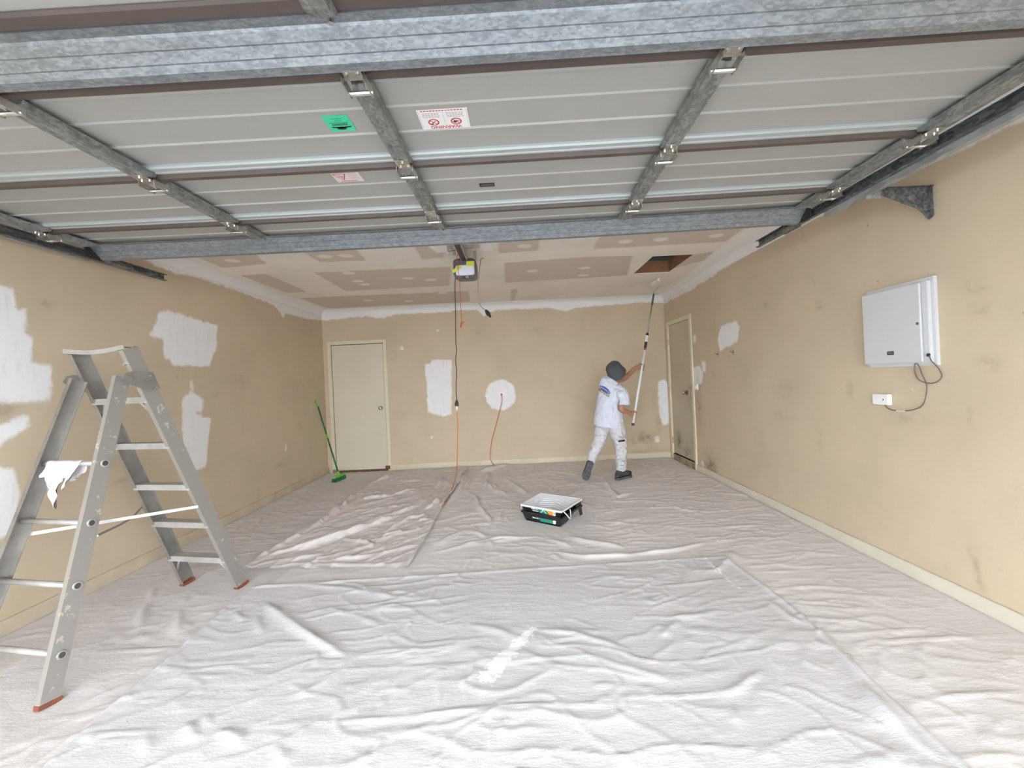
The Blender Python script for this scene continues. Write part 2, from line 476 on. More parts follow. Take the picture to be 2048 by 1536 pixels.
dirt_r = [dk(rt,1422,935,.18,.16,.85), dk(rt,1410,960,.3,.06,.6), dk(rt,1397,800,.08,.25,.45), dk(rt,1950,573,.05,.03,.55), dk(rt,1957,616,.04,.03,.55), dk(rt,1980,727,.05,.03,.6),
          dk(rt,1700,780,.02,.06,.6), dk(rt,1944,824,.012,.03,.7), dk(rt,1938,842,.012,.03,.5), dk(rt,1826,742,.08,.05,.4), dk(rt,1812,835,.15,.04,.3), dk(rt,1937,1100,.012,.06,.6), dk(rt,1952,1140,.012,.1,.6), dk(rt,1960,1172,.02,.02,.7),
          dk(rt,1528,612,.08,.02,.45), dk(rt,1640,612,.05,.03,.4), dk(rt,1628,563,.02,.03,.5), dk(rt,1430,750,.1,.05,.25), dk(rt,1570,780,.15,.08,.2), dk(rt,1518,933,.015,.015,.8), dk(rt,1560,830,.15,.05,.2), dk(rt,1640,880,.03,.1,.25)]
wall_grid('wall_right', grid(YF, YB, 0.03)+[D2[0], D2[1]], grid(0, ZC, 0.03)+[D2[2], D2[3]], [D2], lambda u, v: Vector((XR, u, v)), M_wall, paint_r, [], dirt_r, (0.1, 0, 0))

# ---- front wall around the garage doorway (behind the camera's view)
OP = (-2.84, 1.92, 0.0, 2.18)
wall_grid('wall_front', grid(XL, XR, 0.3)+[OP[0], OP[1]], grid(0, ZC, 0.3)+[OP[2], OP[3]], [OP], lambda u, v: Vector((u, YF, v)), M_wall, [], [], [], (0, -0.12, 0))

MB().box((XL-.4, -1.55, 2.34), (XR+.4, YF-.121, 2.50)).build('ceiling_sky_blocker', mat('sky_blocker_board', (.62, .61, .59), .8), kind='structure')  # added unseen overhang, blocks high sky to dim the near floor
# ---- ceiling with roof hatch
ce = lambda p: (lambda q: (q.x, q.y))(onz(p[0], p[1], ZC))
HX0, HX1, HY0, HY1 = 1.51, 1.955, 4.60, 5.38
z9 = lambda pts: Z(pts, 1.70667, 340, 460)
put = [[(60,80),(280,75),(330,115),(180,130)],[(440,65),(620,52),(670,105),(510,110)],[(825,45),(940,40),(935,95),(860,100)],[(240,155),(330,150),(465,210),(400,215)],
       [(490,145),(960,125),(955,190),(600,208)],[(440,232),(1020,208),(1025,245),(540,268)],[(1125,30),(1265,20),(1255,70),(1120,80)],[(1140,112),(1425,92),(1580,88),(1560,155),(1145,180)],
       [(1470,10),(1960,-10),(1900,40),(1445,65)],[(1650,108),(1860,72),(1840,100),(1720,130)],[(1163,203),(1185,200),(1178,240),(1163,242)]]
put = [([ce(p) for p in z9(q)], 1) for q in put]
for (x, y) in [(215,105),(525,90),(600,88),(610,148),(640,175),(665,186),(815,165),(890,170),(1210,55),(1235,140),(1415,130),(1410,155),(1555,40),(1675,33),(1865,20),(675,240),(815,243),(930,215)]:
    u, v = ce(z9([(x, y)])[0]); put.append((circ(u, v, 0.07, 0.06), -1))
cpaint = [[ce(p) for p in q] for q in [
    [(250,510),(330,515),(400,540),(470,560),(560,592),(650,622),(640,626),(240,500)],
    [(1330,592),(1400,555),(1480,505),(1560,455),(1640,400),(1560,430),(1470,470),(1420,510),(1375,550),(1310,585)],
    z9([(880,50),(960,40),(955,75),(905,78)]), z9([(1060,40),(1100,38),(1098,70),(1062,72)]), z9([(1640,190),(1670,165),(1690,160),(1680,178),(1655,192)])]]
wall_grid('ceiling', grid(XL, XR, 0.03)+[HX0, HX1], grid(YF, YB, 0.04)+[HY0, HY1], [(HX0, HX1, HY0, HY1)], lambda u, v: Vector((u, v, ZC)), M_ceil, cpaint, put, [(-.42,4.45,.12,.12,.15)], (0, 0, 0.012))
M_ply = mat('raw_pine', (0.33, 0.17, 0.085), 0.6, var=0.8, vscale=7, col2=(0.24, 0.11, 0.05), stretch=(1, 1, 7), bump=0.1)
hatch = empty('roof_hatch', ((HX0+HX1)/2, (HY0+HY1)/2, ZC), kind='structure')
zt = ZC + 0.012
for nm, a, b in [('hatch_lining', (HX0-.03, HY1, zt), (HX1+.03, HY1+.03, zt+.14)), ('hatch_lining', (HX1, HY0, zt), (HX1+.03, HY1, zt+.14)),
                 ('hatch_lining', (HX0-.03, HY0, zt), (HX0, HY1, zt+.14)), ('hatch_lining', (HX0-.03, HY0-.03, zt), (HX1+.03, HY0, zt+.14))]:
    MB().box(a, b).build(nm, M_ply, hatch)
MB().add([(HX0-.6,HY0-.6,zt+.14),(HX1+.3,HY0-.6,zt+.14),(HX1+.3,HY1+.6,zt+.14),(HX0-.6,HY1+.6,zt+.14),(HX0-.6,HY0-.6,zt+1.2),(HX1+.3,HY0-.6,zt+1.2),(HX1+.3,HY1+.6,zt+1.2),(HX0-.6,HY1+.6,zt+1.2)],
         [(4,5,6,7),(0,1,5,4),(1,2,6,5),(2,3,7,6),(3,0,4,7)]).build('roof_void', M_black, hatch)  # black faces stand in for the darkness of the unlit roof space
hatch.name = 'hatch_1'  # roof hatch in the ceiling, no window

# ---- cornices
def cornice(name, p, q, inward, e0, e1):
    d = (Vector(q) - Vector(p)).normalized(); inn = Vector(inward); s = 0.09
    prof = [(0.004, s), (0.012, s)] + [(s*1.0 - (s-.012)*math.cos(a)*1.0, s - 0.004 - (s-.012)*math.sin(a) + 0.0) for a in np.linspace(0.05, 1.52, 7)] + [(s, 0.004), (s, 0.0), (0.0, 0.0), (0.0, s)]
    vs = []
    for base, e, sg in ((Vector(p), e0, 1), (Vector(q), e1, -1)):
        for a, b in prof: vs.append(base + inn*a + Vector((0, 0, -b)) + d*sg*e*a)
    n = len(prof)
    fs = [(k, (k+1) % n, n+(k+1) % n, n+k) for k in range(n)] + [tuple(range(n)), tuple(range(2*n-1, n-1, -1))]
    return MB().add(vs, fs).build(name, M_trimw, kind='structure')
cornice('trim_1', (XL, YB, ZC), (XR, YB, ZC), (0, -1, 0), 1, 1)
cornice('trim_2', (XL, YF, ZC), (XL, YB, ZC), (1, 0, 0), 0, 1)
cornice('trim_3', (XR, YF, ZC), (XR, YB, ZC), (-1, 0, 0), 0, 1)

# ---- skirtings
sk = 0.095
MB().box((-2.02, YB-.016, 0.0), (XR, YB, sk)).build('baseboard_back', mat('stained_skirting_paint', (0.66, 0.60, 0.46), 0.4, var=0.5, vscale=2.5, col2=(0.50, 0.41, 0.27)), bevel=.003, kind='structure')
MB().box((XL, YF, 0.0), (XL+.016, YB, sk)).build('baseboard_left', mat('beige_skirting_paint', (0.60, 0.51, 0.38), 0.45, var=0.5, vscale=4), bevel=.003, kind='structure')
MB().box((XR-.016, YF, 0.0), (XR, 5.868, sk)).build('baseboard_right', M_skirt, bevel=.003, kind='structure')

# ---- back door (flush, closed)
d1 = empty('door_1', (-2.49, YB, 0), kind='structure')
x0, x1, z0, z1 = D1
MB().box((x0+.010, YB+.002, .035), (x1-.010, YB+.037, z1-.012)).build('door_leaf', M_door, d1)
MB().box((x0-.052, YB-.016, 0), (x0+.002, YB+.08, z1+.052)).build('door_jamb', M_cream, d1, bevel=.002)
MB().box((x1-.002, YB-.016, 0), (x1+.052, YB+.08, z1+.052)).build('door_jamb', M_cream, d1, bevel=.002)
MB().box((x0+.0025, YB-.016, z1-.003), (x1-.0025, YB+.08, z1+.052)).build('door_head', M_cream, d1, bevel=.002)
MB().box((x0+.003, YB-.008, 0), (x1-.003, YB+.08, .030)).build('threshold', M_rustwood, d1)
MB().box((x0+.003, YB+.05, .03), (x1-.003, YB+.08, z1)).build('door_gap_shade', M_black, d1)  # black sheet behind the leaf, paints shade into the gap around it
MB().box((x1-.045, YB-.0185, .028), (x1+.03, YB-.0165, .085)).build('rotten_patch', M_rustwood, d1)
MB().box((x0-.05, YB-.0185, .0), (x0+.012, YB-.0165, .06)).build('rotten_patch', mat('flaking_timber', (0.40, 0.28, 0.19), 0.8, var=0.8, vscale=20, col2=(0.2, 0.1, 0.06)), d1)
kp = aty(762, 816, YB+.002)
kn = MB().tube([kp, kp+Vector((0,-.012,0))], .032, 16).build('knob_rose', M_chrome, d1, smooth=False)
MB().rings([(kp+Vector((0,-t,0)), (r,0,0), (0,0,r)) for t, r in ((.0,.014),(.03,.014),(.036,.024),(.05,.029),(.062,.026),(.068,.012))], 16).build('knob', M_chrome, kn, smooth=True)

# ---- side door in the right wall
d2 = empty('door_2', (XR, 6.345, 0), kind='structure')
y0, y1, z0, z1 = D2
leaf = wall_grid('door_leaf', grid(y0+.006, y1-.006, .03), grid(.112, z1-.006, .03), [], lambda u, v: Vector((XR+.010, u, v)), plaster('scuffed_door_paint', (0.55, 0.495, 0.37), PAINTW), [], [],
                 [dk(rt,1357,880,.13,.14,.9), dk(rt,1372,905,.15,.12,.6), dk(rt,1378,790,.10,.16,.45), dk(rt,1350,915,.3,.05,.5)], (.04, 0, 0))
leaf.parent = d2; leaf.location = -ORG[d2.name]; del leaf['kind']
for ya, yb in ((y0-.055, y0+.002), (y1-.002, y1+.055)):
    MB().box((XR-.016, ya, 0), (XR+.09, yb, z1+.055)).build('door_jamb', M_cream, d2, bevel=.002)
MB().box((XR-.016, y0+.0025, z1-.003), (XR+.09, y1-.0025, z1+.055)).build('door_head', M_cream, d2, bevel=.002)
MB().box((XR-.010, y0+.003, 0), (XR+.09, y1-.003, .10)).build('door_sill', mat('mouldy_sill_paint', (0.50, 0.43, 0.30), 0.5, var=1.0, vscale=5, col2=(0.12, 0.09, 0.055)), d2)
MB().box((XR+.052, y0+.003, .10), (XR+.09, y1-.003, z1)).build('door_gap_shade', M_black, d2)  # same black backing, shade painted into the side door's gaps
MB().box((XR-.0225, y0-.050, 0.0), (XR-.0165, y0-.012, .30)).build('jamb_repair_strip', M_cream, d2)
kp = onx(1374, 785, XR+.010)
rz = MB().tube([kp, kp+Vector((-.010,0,0))], .033, 16).build('knob_rose', M_brass, d2)
MB().rings([(kp+Vector((-t,0,0)), (0,r,0), (0,0,r)) for t, r in ((.0,.013),(.03,.013),(.036,.024),(.05,.03),(.062,.026),(.068,.012))], 16).build('knob', M_chrome, rz, smooth=True)
MB().box((XR-.019, y0-.012, 1.08), (XR-.0155, y0+.002, 1.18)).build('strike_plate', M_brass, d2)
for zz in (.30, 1.05, 1.82):
    MB().tube([(XR-.004, y1-.004, zz-.05), (XR-.004, y1-.004, zz+.05)], .008, 8).build('hinge', M_brass, d2)

# ================================================================== DROP CLOTHS ON THE FLOOR
z1c = lambda p: Z(p, 3.151, 400, 900)
z2c = lambda p: Z(p, 3.151, 900, 900)
z3c = lambda p: Z(p, 2.925, 0, 1100)
z4c = lambda p: Z(p, 2.56, 600, 1150)
z5c = lambda p: Z(p, 2.738, 1300, 1000)
fl = lambda p: (lambda q: (q.x, q.y))(onz(p[0], p[1], 0.01))
FOLDS = []                                  # (points on the floor, width, height)
def fold(pts, w, h): FOLDS.append(([fl(p) for p in pts], w, h))
for pts, w, h in [
    ([(1680,260),(1740,310),(1760,370),(1830,440),(1840,490)],.035,.030), ([(1800,260),(1820,140)],.05,.030), ([(1820,200),(1880,260),(1960,300)],.05,.022),
    ([(1550,350),(1630,270),(1670,120)],.06,.045), ([(320,872),(733,862),(1050,822)],.02,.012), ([(1000,860),(1100,910),(1250,950)],.05,.016),
    ([(650,215),(760,190),(840,150)],.03,.02), ([(1440,660),(1700,600),(2048,560)],.04,.014), ([(1480,620),(1560,560),(1700,500)],.05,.012)]: fold(z1c(pts), w, h)
for pts, w, h in [
    ([(400,85),(250,130),(160,150)],.07,.045), ([(250,150),(230,220),(330,290)],.05,.030), ([(330,170),(500,290)],.06,.024), ([(420,370),(330,400),(300,460)],.05,.024),
    ([(0,620),(250,570),(560,550)],.04,.022), ([(130,510),(230,560),(280,620)],.04,.018), ([(730,540),(850,580),(1000,600),(1100,620)],.05,.024), ([(1000,240),(1060,300),(1160,270)],.04,.026),
    ([(960,170),(1010,250),(1050,320)],.035,.026), ([(1330,70),(1300,130),(1200,180),(1080,200)],.06,.030), ([(1400,110),(1330,170)],.05,.02), ([(1580,500),(1780,490),(2048,475)],.016,.012),
    ([(620,640),(860,680),(1100,670),(1400,640),(1560,600),(1620,580)],.035,.024), ([(640,650),(700,700),(760,705)],.03,.016), ([(1780,640),(1770,700),(1690,750)],.05,.020),
    ([(150,150),(90,260),(40,310)],.05,.02), ([(430,180),(620,140),(830,160)],.05,.016), ([(1160,190),(1400,180),(1560,170)],.05,.014), ([(840,240),(780,290),(700,300)],.05,.018),
    ([(1860,740),(2048,730)],.016,.010), ([(600,560),(700,590),(780,620)],.04,.014), ([(400,330),(520,300)],.04,.01), ([(1540,420),(1590,370)],.03,.012), ([(100,300),(180,330),(260,320)],.04,.014)]: fold(z2c(pts), w, h)
for pts, w, h in [
    ([(440,280),(450,330),(360,400),(230,400),(200,470)],.035,.014), ([(80,660),(300,640),(420,610)],.03,.015), ([(960,750),(1020,790),(1130,950),(1200,1080),(1350,1250),(1560,1468)],.05,.030),
    ([(1000,740),(1560,710)],.014,.010), ([(1040,790),(2000,745)],.014,.011), ([(1500,1090),(2048,1060)],.016,.012), ([(850,800),(850,900),(1010,970)],.025,.010), ([(500,360),(880,355)],.018,.010),
    ([(540,400),(1250,375)],.013,.008), ([(730,510),(1500,545)],.013,.006), ([(1340,1210),(1500,1380),(1600,1468)],.04,.018), ([(1650,1430),(2048,1400)],.02,.009), ([(650,560),(760,650),(870,700)],.03,.014),
    ([(100,700),(90,740),(60,760)],.03,.010), ([(350,1100),(470,1050),(560,990),(620,950)],.03,.010), ([(460,1160),(480,1250)],.03,.008), ([(580,1440),(640,1400),(740,1440)],.03,.008), ([(0,490),(230,470),(420,440)],.02,.008)]: fold(z5c(pts), w, h)
for pts, w, h in [
    ([(1540,310),(1620,380),(1850,540),(2048,650)],.045,.022), ([(860,290),(830,400),(820,480)],.03,.016), ([(1050,340),(1040,500)],.035,.014), ([(550,590),(850,580),(1050,570)],.012,.009),
    ([(0,820),(400,812),(770,810)],.012,.009), ([(880,750),(1270,755),(2048,725)],.014,.010), ([(540,1090),(1010,1080)],.012,.007), ([(850,1080),(870,1230)],.03,.009), ([(1090,1030),(1150,1140)],.03,.014),
    ([(1270,1080),(1390,1110),(1410,1170)],.025,.012), ([(1600,1150),(1690,1276)],.03,.012), ([(1370,370),(1430,430)],.03,.014), ([(1500,400),(1530,500)],.03,.012), ([(900,210),(870,330)],.03,.010), ([(560,390),(1250,390)],.012,.006),
    ([(1850,600),(1860,700)],.02,.010), ([(1200,980),(1230,1060)],.03,.010), ([(0,1220),(130,1200)],.02,.006)]: fold(z3c(pts), w, h)
for pts, w, h in [
    ([(0,510),(950,470),(1500,445)],.013,.009), ([(0,780),(500,750),(780,715),(1080,690),(1310,680),(1640,680),(1900,660)],.016,.012), ([(860,265),(1000,290),(1300,410)],.04,.009),
    ([(1200,290),(1400,310),(1600,370),(1700,410)],.035,.013), ([(130,180),(300,220),(430,280)],.03,.012), ([(280,240),(440,150)],.03,.010), ([(1870,230),(2048,230)],.02,.012), ([(1870,300),(1950,240)],.03,.010),
    ([(1100,480),(1400,490)],.03,.007), ([(680,800),(900,950)],.03,.006), ([(0,60),(250,80),(450,120),(560,140)],.03,.016), ([(1500,690),(1560,640),(1640,680)],.02,.008), ([(760,50),(900,60)],.02,.008),
    ([(990,800),(970,920)],.02,.005), ([(420,640),(440,740)],.02,.005), ([(1490,580),(1700,580)],.018,.008)]: fold(z4c(pts), w, h)
MF = []                                     # folds of the rumpled upper cloth only
for pts, w, h in [
    ([(330,720),(500,660),(720,610),(900,550),(1100,480),(1250,420)],.07,.035), ([(300,735),(440,655),(640,545),(760,475),(860,395),(970,300)],.045,.030), ([(700,720),(1000,690),(1250,640),(1400,600)],.05,.022),
    ([(420,755),(600,725),(700,735),(1000,735),(1270,735)],.025,.016), ([(1310,735),(1400,620),(1480,500),(1545,355)],.03,.026), ([(800,440),(900,350),(970,300)],.035,.03), ([(880,520),(1180,440),(1420,340)],.05,.030),
    ([(1000,320),(1200,300),(1380,250)],.05,.026), ([(1490,260),(1530,180)],.06,.035), ([(1080,215),(1150,195),(1220,160)],.04,.035), ([(1430,380),(1520,330)],.05,.04), ([(1180,520),(1320,440),(1450,420)],.05,.022),
    ([(900,570),(1050,590),(1110,630)],.04,.016), ([(1130,560),(1290,520)],.04,.016), ([(560,720),(640,690),(820,660)],.04,.02), ([(1540,260),(1600,180)],.05,.035), ([(1260,210),(1420,200)],.06,.02), ([(930,400),(1150,380),(1330,300)],.05,.022)]:
    MF.append(([fl(p) for p in z1c(pts)], w*.62, h))
FLAT = []                                   # places where something stands and presses the cloth flat

def ridge(P, folds):
    H = np.zeros(len(P))
    k = .8 + .30*np.clip((P[:, 1]-2.9)/.8, 0, 1)
    wn, hn = 0.75 + 0.5*vnoise(P[:, 0]*6, P[:, 1]*6, 91), 0.45 + 1.0*vnoise(P[:, 0]*6, P[:, 1]*6, 37)
    for pts, w, h in folds:
        ln = [math.dist(p, q) for p, q in zip(pts, pts[1:])]; tot = sum(ln); acc = 0.0
        d = np.full(len(P), 1e9); pos = np.zeros(len(P))
        for (p, q), l in zip(zip(pts, pts[1:]), ln):
            dd, t = seg_dist(P, p, q); cl = dd < d
            d = np.where(cl, dd, d); pos = np.where(cl, (acc + t*l)/tot, pos); acc += l
        taper = np.clip(np.minimum(pos, 1-pos)/.25, 0, 1)**.8       # folds die out towards their ends
        ww = w*wn*(.55 + .45*taper)
        H = np.maximum(H, k*h*hn*(.12 + .88*taper)*(.55*np.exp(-(d/ww)**2) + .45*np.exp(-d/(ww*.38))))
    return H
def height(P):
    x, y = P[:, 0], P[:, 1]
    wx = fbm(x*1.3, y*1.3, 3, 5) - .5; wy = fbm(x*1.3, y*1.3, 3, 11) - .5
    def rid(fx, fy, seed, ang=0.0, p=16):
        c, s = math.cos(ang), math.sin(ang)
        n = fbm((x*c+y*s + wx*.5)*fx, (-x*s+y*c + wy*.35)*fy, 2, seed)
        return np.clip(1 - np.abs(n-.5)*2, 0, 1)**p
    far = np.clip((y-2.8)/1.6, 0, 1)
    m1 = np.clip((fbm(x*1.1, y*1.1, 3, 71)-.42)*5, 0, 1); m2 = np.clip((fbm(x*1.2+9, y*1.2, 3, 73)-.45)*5, 0, 1)
    H = .0065*rid(1.5, 8.0, 21, -.05)*(.25+.75*m1) + .0045*rid(2.4, 13.0, 27, -.08)*(.3+.7*m2) + .0055*rid(2.4, 7.5, 29, .55)*m2 + .0050*rid(2.8, 7.0, 33, -.7)*(1-m2)*m1
    H = H + far*(.009*rid(1.2, 4.2, 41, .35) + .010*rid(1.4, 3.8, 47, -.6)*m2 + .004*rid(3, 14, 43, .1))
    H = H + .0022*fbm(x*10, y*30, 3, 51) + .004*fbm(x*2.2, y*3.0, 2, 61)
    return np.maximum(H, ridge(P, FOLDS) + .0022*fbm(x*10, y*30, 3, 51) + .003*fbm(x*2.2, y*3.0, 2, 61))
def press(P, H):
    for fx, fy, r in FLAT:
        d2 = ((P[:, 0]-fx)**2 + (P[:, 1]-fy)**2)/r**2
        H = H*np.clip(1 - 1.15*np.exp(-d2**2), 0, 1)
    e = np.minimum.reduce([P[:, 0]-(XL+.016), (XR-.016)-P[:, 0], YB-.016-P[:, 1]])
    return H*np.clip(e/.03, 0.1, 1)
def resample(pts, n):
    pts = np.array(pts, float); d = np.r_[0, np.cumsum(np.linalg.norm(np.diff(pts, axis=0), axis=1))]
    t = np.linspace(0, d[-1], n); return np.stack([np.interp(t, d, pts[:, 0]), np.interp(t, d, pts[:, 1])], 1)

def cloth_mat(name, col, paint_on=True):
    m = bpy.data.materials.new(name); m.use_nodes = True
    nt = m.node_tree; b = nt.nodes['Principled BSDF']; L = nt.links.new
    b.inputs['Roughness'].default_value = .9; b.inputs['Specular IOR Level'].default_value = .15
    b.inputs['Sheen Weight'].default_value = .1
    tc = nd(nt, 'ShaderNodeTexCoord')
    def noise(sc, det=5.0, st=None):
        n = nd(nt, 'ShaderNodeTexNoise', ins={'Scale': sc, 'Detail': det, 'Roughness': .62}); v = tc.outputs['Object']
        if st:
            mp = nd(nt, 'ShaderNodeMapping'); mp.inputs['Scale'].default_value = st; L(v, mp.inputs[0]); v = mp.outputs[0]
        L(v, n.inputs['Vector']); return n.outputs['Fac']
    def ramp(v, lo, hi, t=1.0):
        mr = nd(nt, 'ShaderNodeMapRange', interpolation_type='SMOOTHSTEP')
        mr.inputs['From Min'].default_value = lo; mr.inputs['From Max'].default_value = hi; mr.inputs['To Max'].default_value = t
        L(v, mr.inputs['Value']); return mr.outputs[0]
    def mixc(a, bb, f):
        mx = nd(nt, 'ShaderNodeMix', data_type='RGBA')
        for i, x in ((6, a), (7, bb)):
            if isinstance(x, tuple): mx.inputs[i].default_value = (*x, 1)
            else: L(x, mx.inputs[i])
        L(f, mx.inputs[0]); return mx.outputs[2]
    c = mixc(col, tuple(x*.93 for x in col), ramp(noise(2.0), .35, .7))
    c = mixc(c, (.42, .36, .31), ramp(noise(7.0, 3), .70, .80, .45))            # old stains
    c = mixc(c, (.12, .11, .11), ramp(noise(30.0, 2), .772, .79, .7))           # specks
    c = mixc(c, (.84, .84, .85), ramp(noise(22.0, 4), .735, .75, .9))           # paint drips
    at = nd(nt, 'ShaderNodeAttribute', attribute_name='paint').outputs['Fac']
    ma = nd(nt, 'ShaderNodeMath', operation='MULTIPLY_ADD'); ma.inputs[1].default_value = .11
    L(noise(45.0, 6), ma.inputs[0])
    sb = nd(nt, 'ShaderNodeMath', operation='SUBTRACT'); L(at, sb.inputs[0]); sb.inputs[1].default_value = .062; L(sb.outputs[0], ma.inputs[2])
    c = mixc(c, (.86, .86, .88), ramp(ma.outputs[0], -.004, .012, .9))
    L(c, b.inputs['Base Color'])
    bp1 = nd(nt, 'ShaderNodeBump', ins={'Strength': .22, 'Distance': .005}); L(noise(70.0, 4, (1, 2.2, 1)), bp1.inputs['Height'])
    bp2 = nd(nt, 'ShaderNodeBump', ins={'Strength': .22, 'Distance': .010}); L(noise(16.0, 5, (1, 3.4, 1)), bp2.inputs['Height']); L(bp1.outputs[0], bp2.inputs['Normal'])
    L(bp2.outputs[0], b.inputs['Normal'])
    return m

CLOTHS = {}
def cloth(name, left, right, nu, nv, z, material, label, hem=0.0, own=None, paint=None):
    A, B = resample(left, nv), resample(right, nv)
    t = np.linspace(0, 1, nu)
    P = (A[:, None, :]*(1-t)[None, :, None] + B[:, None, :]*t[None, :, None]).reshape(-1, 2)
    Hs = height(P)
    if own is not None:
        r = 1.25*ridge(P, own); Hs = Hs*.5 + np.maximum(Hs*.5, r) 
        for an, fx, fy, am, sd_ in ((.75, 1.6, 7.0, .012, 81), (1.05, 2.2, 9.0, .009, 83), (.1, 2.0, 8.0, .008, 85)):
            ca, sa = math.cos(an), math.sin(an); X, Y = P[:, 0], P[:, 1]
            wob = .25*(fbm(X*2, Y*2, 2, sd_+7)-.5)
            Hs = Hs + am*np.clip(1-np.abs(fbm((X*ca+Y*sa+wob)*fx, (-X*sa+Y*ca+wob)*fy, 2, sd_)-.5)*2, 0, 1)**15
    if hem:
        jj, ii = np.divmod(np.arange(nu*nv), nu)
        e = np.minimum.reduce([ii, nu-1-ii, nv-1-jj]).astype(float)
        Hs = Hs + hem*np.exp(-((e-1.0)/1.3)**2)
    Hs = press(P, Hs)
    verts = [(p[0], p[1], z+h) for p, h in zip(P, Hs)]
    faces = [(j*nu+i, j*nu+i+1, (j+1)*nu+i+1, (j+1)*nu+i) for j in range(nv-1) for i in range(nu-1)]
    me = bpy.data.meshes.new(name); me.from_pydata(verts, [], faces)
    at = me.attributes.new('paint', 'FLOAT', 'POINT'); s = np.full(len(P), -1.0)
    for q in (paint or []): s = np.maximum(s, sd_poly(P, q))
    at.data.foreach_set('value', s.astype(np.float32))
    me.materials.append(material); me.polygons.foreach_set('use_smooth', [True]*len(me.polygons))
    o = link(name, me); tag(o, label, 'drop cloth')
    return o
def extend(pts, y):
    (xa, ya), (xb, yb) = pts[1], pts[0]
    return [(xb + (xb-xa)*(y-yb)/(yb-ya), y)] + pts
Y0c = 0.45
F_left = extend([fl((93,1536)), fl((296,1357)), fl((501,1176))], Y0c)
F_right = extend([fl(p) for p in [(1928,1533),(1749,1372),(1716,1343),(1650,1274),(1578,1212),(1505,1157),(1449,1116)]], Y0c)
M_left = [fl(p) for p in [(488,1140),(560,1090),(620,1055),(680,1020),(712,990),(745,965),(790,948)]]
M_right = [fl(p) for p in [(815,1140),(850,1085),(876,1035),(892,1003),(908,985),(922,965),(936,936)]]
brush = [[fl(p) for p in Z([(1150,300),(1200,305),(1060,480),(1000,555),(925,525),(1000,440)],2.56,600,1150)]]
stroke = [fl(p) for p in [(1391,1109),(1396,1108),(1440,1144),(1483,1184),(1477,1184),(1425,1142)]]
def wide(poly, k):                           # widen a stroke so that the noise threshold breaks it up
    c = np.mean(np.array(poly), 0); return [tuple(c + (np.array(p)-c)*k) for p in poly]
# ladder frame on the floor (needed for the pressed spots)
LU = Vector((0.9800, -0.1990, 0)); LV = Vector((-0.1990, -0.9800, 0)); LO = Vector((-2.183, 3.06, 0))
def lad(u, v, z): return LO + LU*u + LV*v + Vector((0, 0, z))
LFEET = [lad(.238, 0, 0), lad(-.238, 0, 0), lad(.298, 1.108, 0), lad(-.298, 1.108, 0)]
TRAY = [Vector((0.0, 4.13)), Vector((.35, 3.85)), Vector((.585, 4.22)), Vector((.20, 4.50))]
BOOTR = onz(1247, 957, .02); BOOTL = onz(1171, 958, .02); BROOM = onz(678, 962, .02)
FLAT += [(p.x, p.y, .13) for p in LFEET] + [(BOOTR.x, BOOTR.y, .26), (BOOTL.x, BOOTL.y, .20), (BROOM.x, BROOM.y, .24)]
FLAT += [(.28, 4.16, .42)]

CC = (0.70, 0.66, 0.645)
cloth('drop_cloth', [(XL+.018, Y0c), (XL+.018, YB-.02)], [(F_left[0][0]+.2, Y0c), fl((620,1176)), fl((700,1120)), fl((860,960)), (-1.15, YB-.02)], 110, 400, .004, cloth_mat('pinkish_canvas', (.625, .585, .572)),
      'beige canvas drop cloth along the left wall under the ladder')
cloth('drop_cloth', [(-1.9, Y0c), (-1.75, 3.0), (-1.65, YB-.03)], [(XR-.02, Y0c), (XR-.02, YB-.03)], 290, 430, .011, cloth_mat('beige_canvas', CC),
      'large beige canvas drop cloth reaching from the back wall along the right skirting')
cloth('drop_cloth', F_left, F_right, 280, 200, .020, cloth_mat('pale_canvas', (.595, .572, .57)),
      'pale crumpled drop cloth by the doorway with a white brush mark', hem=.006, paint=[wide(brush[0], 1.25), wide(stroke, 1.0)])
cloth('drop_cloth', M_left, M_right, 120, 190, .020, cloth_mat('rumpled_canvas', (.66, .605, .58)),
      'bunched up drop cloth with deep folds between the ladder and the back door', hem=.007, own=MF)
ZL, ZR, ZF = .004, .011, .020

# ================================================================== GARAGE DOOR (open, overhead)
M_panel = mat('grey_panel_steel', (0.37, 0.37, 0.355), 0.42, 0.0, var=0.35, vscale=1.2, col2=(0.34, 0.335, 0.315), bump=0.02, bscale=300)
M_flange = mat('pale_flange_steel', (0.42, 0.46, 0.46), 0.35, 0.15)
M_brown = mat('brown_door_edge', (0.105, 0.080, 0.072), 0.5, var=0.4, vscale=12)
M_galvB = galv('galvanised_beam', (0.33, 0.36, 0.385), (0.21, 0.23, 0.25), .38, 150.0, (.5, 1, 1), .65)
M_galvS = galv('galvanised_stile', (0.36, 0.37, 0.355), (0.20, 0.205, 0.20), .5, 110.0, (1, .5, 1), .6)
M_galvT = galv('galvanised_track', (0.24, 0.255, 0.26), (0.09, 0.10, 0.105), .45, 90.0, (1, .4, 1), .6)
M_zinc = mat('zinc_hinge_steel', (0.62, 0.60, 0.55), 0.3, 0.9, var=0.5, vscale=30)
M_bolt = mat('bright_bolt', (0.75, 0.75, 0.74), 0.25, 1.0)
DXC, DYC, DZC, HW = -0.46, 2.04, 2.407, 2.40
SAG = 0.012
gd = empty('garage_door', (DXC, DYC, DZC), math.radians(-1.15), label='open sectional garage door with grey ribbed panels hanging overhead', cat='garage door')
def sagged(mb):
    out = MB(); out.f = mb.f; out.v = [(x, y, z - SAG*(1-(x/HW)**2)) for x, y, z in mb.v]; return out
